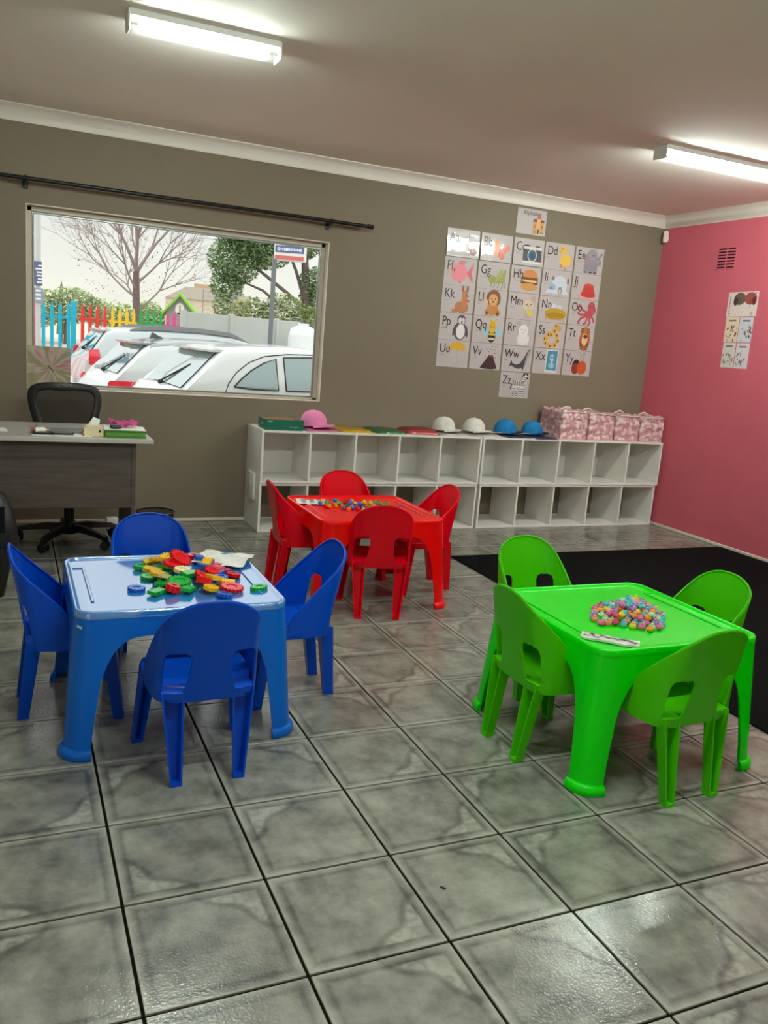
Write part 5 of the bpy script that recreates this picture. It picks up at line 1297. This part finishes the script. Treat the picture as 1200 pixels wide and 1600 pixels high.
make_car('crossover_car', (.78, 10.10, GZ), AH, 'white crossover with a grey roof, the middle parked car', 4.1, 1.75,
         [(0, .62), (.10, .80), (.20, .90), (.60, 1.32), (.70, 1.385), (1.1, 1.44), (1.8, 1.46), (2.3, 1.43), (2.7, 1.32), (3.2, 1.0), (3.6, .94), (3.95, .8), (4.1, .55)],
         P_white, P_dark, .98,
         [[(.86, 1.06), (1.02, 1.16), (1.2, 1.25), (1.36, 1.30), (1.36, 1.0), (1.0, 1.0)], [(1.46, 1.0), (1.46, 1.32), (1.9, 1.36), (2.3, 1.33), (2.65, 1.2), (2.9, 1.0)]],
         (.24, .62, .62), [('tail_light', (.08, .62, .70, .86), M_taill)], (.68, 1.39), fin=1.0, roof_from=(.64, 2.75))
make_car('sport_utility_car', (.80, 13.05, GZ), AH*.6, 'silver car with grey roof rails, farthest of the parked cars', 4.3, 1.75,
         [(0, .62), (.06, .95), (.14, 1.08), (.40, 1.46), (.50, 1.50), (1.2, 1.555), (2.0, 1.57), (2.6, 1.53), (2.95, 1.42), (3.4, 1.08), (3.75, 1.0), (4.15, .88), (4.3, .6)],
         P_silver, P_silver, 1.04,
         [[(.80, 1.10), (.86, 1.36), (1.2, 1.40), (1.2, 1.06)], [(1.3, 1.06), (1.3, 1.41), (1.95, 1.43), (1.95, 1.06)], [(2.05, 1.06), (2.05, 1.43), (2.5, 1.41), (2.85, 1.28), (3.1, 1.06)]],
         (.17, .40, .60), [('tail_light', (.10, .28, .90, 1.16), M_taill), ('reversing_light', (.10, .26, .76, .90), M_clearl), ('tail_light', (.11, .28, .66, .76), M_taill)], (.48, 1.495), rails=(.78, 2.9))

# ---------------------------------------------------------------- coloured palisade fence
def pale_mesh(h, rgbn, rgb):
    mb = MB(); w_ = .066
    pr = [(-w_/2, 0), (-w_/2, h-.11), (-.014, h-.07), (-.020, h-.03), (0, h), (.020, h-.03), (.014, h-.07), (w_/2, h-.11), (w_/2, 0)]
    n = len(pr)
    def yv(x): return -.014+.5*abs(x)*.8
    vv = [(x, yv(x), z) for x, z in pr]+[(x, yv(x)+.004, z) for x, z in pr]
    mb.add(vv, [tuple(range(n)), tuple(range(n, 2*n))[::-1]]+[(i, (i+1) % n, n+(i+1) % n, n+i) for i in range(n)])
    return mb.mesh('pale', mat('fence_'+rgbn, rgb, .45, var=.04), angle=25)
F0, F1 = Vector((.28, 15.76)), Vector((3.16, 15.96))
fd = (F1-F0).normalized(); fa = math.atan2(fd.y, fd.x)
def fence_panel(a, b, n, rgbn, rgb, label, post=False):
    p0 = F0+fd*a; t = empty('palisade_fence', (p0.x, p0.y, GZ), fa, label, 'fence panel', 'coloured palisade fence panels'); L_ = b-a
    me = pale_mesh(1.88, rgbn, rgb)
    for i in range(n): inst('pale', me, t, (L_*(i+.5)/n, -.02, .04))
    for z in (.35, 1.62): MB().box((L_/2, .02, z), (L_, .04, .045), bev=.004).build('rail', mat('fence_'+rgbn, rgb), t)
    if post: MB().box((L_+.02, 0, .98), (.10, .10, 1.96), bev=.008).build('post', mat('fence_'+rgbn, rgb), t)
    return t
fence_panel(-.34, .03, 3, 'pink', (236, 130, 160), 'pink palisade fence panel at the left edge of the window')
fence_panel(.04, .66, 4, 'blue', (0, 176, 206), 'turquoise palisade fence panel with a thick post', True)
fence_panel(.78, 1.36, 4, 'red', (226, 50, 44), 'red palisade fence panel')
fence_panel(1.37, 1.93, 4, 'yellow', (240, 200, 30), 'yellow palisade fence panel')
fence_panel(1.94, 2.48, 4, 'green', (30, 170, 80), 'green palisade fence panel')
fence_panel(2.49, 2.90, 3, 'magenta', (232, 70, 150), 'magenta palisade fence panel beside the grey boundary wall')

# boundary wall of grey panels, with posts
bwl = empty('boundary_wall', (3.02, 15.2, GZ), math.atan2(.78, 2.66), 'pale grey precast boundary wall behind the cars', 'wall')
M_prec = mat('grey_precast', (184, 188, 182), .85, var=.05, scale=2)
x = 0
for L_ in (1.1, 1.16, .62): MB().box((x+L_/2, 0, .97), (L_-.004, .06, 1.94), bev=.004).build('panel', M_prec, bwl); x += L_
for px in (0, 1.1, 2.26): MB().box((px, -.01, .985), (.09, .12, 1.97), bev=.006).build('post', M_prec, bwl)
for k in range(5):
    MB().tube([(.45, .02, 2.02+.09*k), (1.6, .02, 2.0+.09*k), (2.9, .02, 2.02+.09*k)], .004, 4).build('fence_wire', M_metal, bwl)
for px in (.45, 1.15, 2.3, 2.88): MB().cyl((px, .02, 1.9), (px, .02, 2.42), .008, n=6).build('wire_post', M_metal, bwl)
# water tank and dark gate at the right edge of the window
tk = empty('water_tank', (5.62, 15.25, GZ), 0, 'white round water tank at the right edge of the window', 'tank')
MB().lathe([(0, 0), (.30, 0), (.32, .03), (.32, .55), (.33, .57), (.32, .59), (.32, 1.2), (.33, 1.22), (.32, 1.24), (.32, 1.62), (.27, 1.78), (.16, 1.84), (0, 1.85)], 28).build('tank_body', mat('white_tank_plastic', (222, 226, 226), .5, var=.03), tk, angle=50)
MB().lathe([(0, 1.84), (.12, 1.84), (.12, 1.90), (0, 1.90)], 20).build('tank_lid', mat('white_tank_plastic', (222, 226, 226)), tk)
gt = empty('palisade_gate', (5.55, 15.95, GZ), .2, 'dark grey palisade gate right of the boundary wall', 'gate')
for i in range(8): MB().box((i*.14, 0, 1.0), (.05, .02, 2.0), bev=.004).build('bar', mat('dark_grey_gate', (110, 116, 120), .5), gt)
for z in (.3, 1.8): MB().box((.5, .02, z), (1.15, .03, .05)).build('rail', mat('dark_grey_gate', (110, 116, 120)), gt)

# playhouse
ph = empty('playhouse', (3.52, 18.35, GZ), -.25, 'grey playhouse with bright green gable and a white oval', 'playhouse')
M_pgrey = mat('grey_boards', (146, 150, 152), .8, var=.05); M_pgreen = mat('lime_roof', (130, 200, 60), .6, var=.04)
hb = MB(); hb.prism([(-.30, 0), (.30, 0), (.30, 1.98), (0, 2.34), (-.30, 1.98)], -.0, .9); hb.build('house_body', M_pgrey, ph)
for s_ in (-1, 1):
    r_ = MB(); r_.prism([(0, 2.40), (s_*.44, 1.90), (s_*.44, 1.83), (0, 2.33)], -.10, 1.0); r_.build('roof_side', M_pgreen, ph)
ov = MB(); ov.cyl((0, -.012, 2.02), (0, -.002, 2.02), .11, n=24); ov.v = [(v[0], v[1], 2.02+(v[2]-2.02)*1.35) for v in ov.v]; ov.build('oval_window', M_paper, ph)
sk = MB(); sk.prism([(-.008, 1.95), (.008, 1.95), (.008, 2.12), (-.008, 2.12)], -.02, -.013); sk.prism([(-.07, 1.94), (.07, 1.94), (.05, 1.90), (-.05, 1.90)], -.02, -.013); sk.build('boat_motif', M_rubber, ph)

# sign on pole
sp = empty('sign_board', (3.94, 11.95, GZ), 0, 'lit sign box with blue and red bands on a tall grey pole', 'sign')
MB().cyl((.0, 0, 0), (0, 0, 2.95), .042, n=12).build('pole', mat('grey_pole', (120, 124, 126), .5, metal=.3), sp)
sg_ = MB(); Ms = Mt(.02, -.03, 3.13, -.42) @ Matrix.Scale(1.07, 4)
MB().box((.215, .09, 0), (.50, .24, .46), bev=.02, seg=2, M=Ms).build('sign_box', mat('sign_white', (236, 236, 232), .4), sp)
MB().box((.215, -.033, -.06), (.46, .006, .105), bev=.002, M=Ms).build('blue_band', mat('sign_blue', (86, 104, 150), .4), sp)
MB().box((.215, -.034, -.19), (.46, .006, .06), bev=.002, M=Ms).build('red_band', mat('sign_red', (214, 110, 100), .4), sp)
tx = MB(); rnd = random.Random(2)
for i in range(15): tx.box((.03+.026*i, -.037, -.062), (.017, .003, rnd.uniform(.03, .055)), M=Ms)
tx.build('lettering', M_paper, sp, weld=False)
lg = MB(); lg.box((.12, -.034, .06), (.05, .004, .04), bev=.003, M=Ms); lg.box((.16, -.034, .10), (.18, .004, .014), M=Ms); lg.build('logo', mat('sign_grey', (150, 150, 150), .5), sp, weld=False)
# blue notice on a pole at the left
ln_ = empty('notice_board', (.262, 14.35, GZ), 0, 'blue notice on a pale pole at the left edge of the window', 'sign')
MB().cyl((0, 0, 0), (0, 0, 4.2), .045, n=12).build('pole', mat('pale_pole', (196, 198, 196), .5), ln_)
MB().box((.035, -.06, 2.36), (.20, .012, .42), bev=.003, M=Mt(0, 0, 0, 0, 0, -.03)).build('notice', mat('notice_blue', (92, 104, 144), .5), ln_)
MB().box((.005, -.06, 1.98), (.16, .012, .26), bev=.003).build('lower_notice', mat('notice_blue2', (150, 156, 176), .5), ln_)
tx = MB()
for r_, ws in enumerate(((.06,), (.16,), (.09, .03), (.06, .06), (.08,), (.05, .06))):
    x = -sum(ws)/2
    for q in ws: tx.box((.03+x+q/2, -.069, 2.50-.058*r_), (q*.94, .004, .026)); x += q
for r_ in range(3): tx.box((.0, -.069, 2.06-.07*r_), (.09, .004, .03))
tx.build('lettering', M_paper, ln_, weld=False)

# far building
fb = empty('flat_roof_house', (9.4, 44.2, GZ), -.2, 'distant beige house with a flat roof and low chimney', 'house')
M_bei = mat('beige_render', (214, 200, 176), .9, var=.05)
MB().box((.3, 0, 1.5), (4.4, 4, 3.0)).build('wall', M_bei, fb)
r_ = MB(); r_.prism([(-1.9, 3.0), (2.5, 3.0), (1.9, 3.6), (-.9, 3.6)], -2.1, 2.1); r_.build('roof', mat('grey_roof_sheet', (190, 182, 168), .8), fb)
MB().box((.0, 0, 3.7), (1.0, .7, .35)).build('chimney', mat('brown_brick', (190, 160, 130), .9), fb)
MB().box((-.8, -2.01, 1.5), (.9, .04, 1.0)).build('window', M_cglass, fb)

# ---------------------------------------------------------------- trees
M_bark = mat('grey_bark', (116, 100, 96), .9, var=.15, scale=12); M_twig = mat('brown_twigs', (150, 136, 134), .9)
def grow(mb, p, d, L_, r, depth, rnd, spread, lim):
    n = 3; pts = [p]; q = p
    for i in range(n):
        d = (d+Vector((rnd.uniform(-.12, .12), rnd.uniform(-.12, .12), rnd.uniform(-.03, .10)))).normalized(); q = q+d*(L_/n); pts.append(q)
    mb.tube(pts, [r, r*.9, r*.8, r*.68], 5 if r > .012 else 3)
    if depth >= lim: return
    k = 3 if depth < 3 else rnd.choice((2, 3, 3))
    for i in range(k):
        a = 2*PI*(i+rnd.random()*.7)/k; t = Vector((0, 0, 1)) if abs(d.z) < .9 else Vector((1, 0, 0)); e1 = d.cross(t).normalized(); e2 = d.cross(e1)
        s_ = spread*rnd.uniform(.6, 1.2); nd = (d*math.cos(s_)+(e1*math.cos(a)+e2*math.sin(a))*math.sin(s_)).normalized()
        grow(mb, pts[rnd.choice((2, 3, 3))], nd, L_*rnd.uniform(.70, .86), r*.60, depth+1, rnd, spread, lim)
def leaf_cloud(name, blobs, n, size, rgbs, parent, seed):
    rnd = random.Random(seed); mb = MB()
    tot = sum(b[3]*b[4]*b[5] for b in blobs)
    for bx_ in blobs:
        for _ in range(int(n*bx_[3]*bx_[4]*bx_[5]/tot)):
            while True:
                v = Vector((rnd.uniform(-1, 1), rnd.uniform(-1, 1), rnd.uniform(-1, 1))); l2 = v.length
                if l2 < 1 and rnd.random() < .25+l2: break
            c = Vector((bx_[0]+v.x*bx_[3], bx_[1]+v.y*bx_[4], bx_[2]+v.z*bx_[5])); s_ = size*rnd.uniform(.6, 1.3)
            a = Vector((rnd.uniform(-1, 1), rnd.uniform(-1, 1), rnd.uniform(-.6, .6))).normalized(); b = a.cross(Vector((rnd.uniform(-1, 1), rnd.uniform(-1, 1), 1))).normalized()
            o = len(mb.v); mb.v += [tuple(c-a*s_), tuple(c+b*s_*.45), tuple(c+a*s_), tuple(c-b*s_*.45)]
            mb.f.append((o, o+1, o+2, o+3)); mb.m.append(rnd.randrange(len(rgbs))); mb.c.append(None)
    return tag(mb.build(name, [mat(name+str(c), c, .7) for c in rgbs], parent, weld=False), kind='stuff')
rnd = random.Random(12)
bt = empty('bare_tree', (3.72, 27.6, GZ), 0, 'tall bare tree with fine twigs beyond the coloured fence', 'tree')
tr = MB(); tr.tube([(0, 0, 0), (.02, 0, 1.2), (0, .0, 2.4), (-.02, 0, 3.3)], [.15, .13, .12, .10], 8); tr.build('trunk', M_bark, bt, angle=60)
br = MB()
for i in range(5):
    a = 2*PI*i/5+.4; grow(br, Vector((0, 0, 2.0+.22*i)), Vector((math.cos(a)*.95, math.sin(a)*.95, .62)).normalized(), 1.15, .040, 1, rnd, .42, 6)
for i in range(4):
    a = 2*PI*i/4; grow(br, Vector((0, 0, 3.25)), Vector((math.cos(a)*.45, math.sin(a)*.45, 1)).normalized(), 1.25, .06, 1, rnd, .40, 6)
tag(br.build('branches', M_twig, bt, angle=60, weld=False), kind='stuff')
leaf_cloud('dry_leaves', [(0, 0, 3.9, 2.2, 1.8, 1.8)], 500, .05, [(150, 130, 96), (140, 110, 90)], bt, 3)
def leafy(name, loc, label, trunk, blobs, n, size, rgbs, seed):
    t = empty(name, loc, 0, label, 'tree'); m = MB()
    for pts, rr in trunk: m.tube(pts, rr, 7)
    m.build('trunk', M_bark, t, angle=60, weld=False)
    leaf_cloud('foliage', blobs, n, size, rgbs, t, seed); return t
G1 = [(112, 146, 94), (138, 166, 112), (94, 126, 84), (158, 182, 130)]
leafy('leafy_tree', (8.35, 23.4, GZ), 'big green leafy tree at the right of the window',
      [([(0, 0, 0), (.05, 0, 2.0), (-.05, 0, 3.2), (-.2, 0, 4.6)], [.20, .17, .14, .08]), ([(-.0, 0, 2.4), (-.7, -.1, 2.9), (-1.6, 0, 3.5), (-2.4, 0, 4.1)], [.07, .06, .045, .02]), ([(0, 0, 2.6), (-.4, 0, 3.6), (-.9, 0, 4.6)], [.07, .05, .03]), ([(-.4, 0, 2.2), (-1.4, .1, 2.9), (-2.4, 0, 3.2)], [.05, .04, .02])],
      [(-2.3, .1, 3.7, .85, .8, .75), (-1.5, 0, 4.3, 1.1, .9, .8), (-2.5, .2, 2.9, .55, .6, .45), (-.5, .2, 4.6, 1.2, .9, .7), (-2.2, 0, 4.7, .9, .8, .6), (.3, 0, 3.3, .6, .6, .5), (.6, .2, 2.7, .8, .7, .7), (-2.6, 0, 2.3, .35, .5, .4)], 21000, .065, G1, 5)
G2 = [(140, 160, 84), (116, 140, 76), (164, 172, 100)]
leafy('hedge_bush', (6.75, 21.2, GZ), 'olive green bush behind the boundary wall', [([(0, 0, 0), (0, 0, 1.8)], [.06, .03])], [(-.7, 0, 1.9, .7, .5, .7), (.2, 0, 2.05, .8, .5, .75), (1.0, 0, 1.9, .6, .5, .6)], 6500, .055, G2, 6)
leafy('hedge_bush', (8.3, 19.6, GZ), 'pale green bush at the right edge of the window', [([(0, 0, 0), (0, 0, 1.8)], [.06, .03])], [(-.5, 0, 1.9, .6, .4, .6), (.2, 0, 2.3, .5, .4, .6)], 3500, .055, G2, 7)
G3_haze = [(196, 208, 164), (208, 216, 178), (180, 196, 152)]  # leaf greens lightened, distance haze painted into the colour
leafy('distant_tree', (2.9, 52, GZ), 'hazy round green trees on the skyline left of the bare tree', [([(0, 0, 0), (0, 0, 2.0)], [.15, .1])], [(-1.2, 0, 2.0, 1.3, .8, 1.1), (.4, 0, 2.3, 1.5, .8, 1.1), (1.9, 0, 2.0, 1.1, .8, .9)], 6500, .12, G3_haze, 8)
leafy('distant_tree', (6.6, 48, GZ), 'hazy green shrubs behind the bare tree trunk', [([(0, 0, 0), (0, 0, 1.6)], [.15, .1])], [(-1.0, 0, 1.7, 1.0, .7, .9), (.5, 0, 1.9, 1.0, .7, 1.0), (1.6, 0, 1.6, .8, .6, .8)], 4500, .12, G3_haze, 9)
leafy('distant_tree', (-1.0, 50, GZ), 'hazy green trees at the left edge of the window', [([(0, 0, 0), (0, 0, 1.6)], [.15, .1])], [(0, 0, 1.7, 1.4, .7, .9), (1.6, 0, 1.7, 1.0, .7, 1.0)], 3000, .12, G3_haze, 10)
cf = empty('distant_conifer', (2.75, 54, GZ), 0, 'thin pointed conifer on the skyline', 'tree')
MB().lathe([(0, .5), (.30, .5), (.22, 2.0), (.12, 3.2), (0, 3.75)], 9).build('crown', mat('dark_conifer', (120, 136, 104), .9, var=.2, scale=6), cf)
MB().cyl((0, 0, 0), (0, 0, .6), .08, n=8).build('trunk', M_bark, cf)
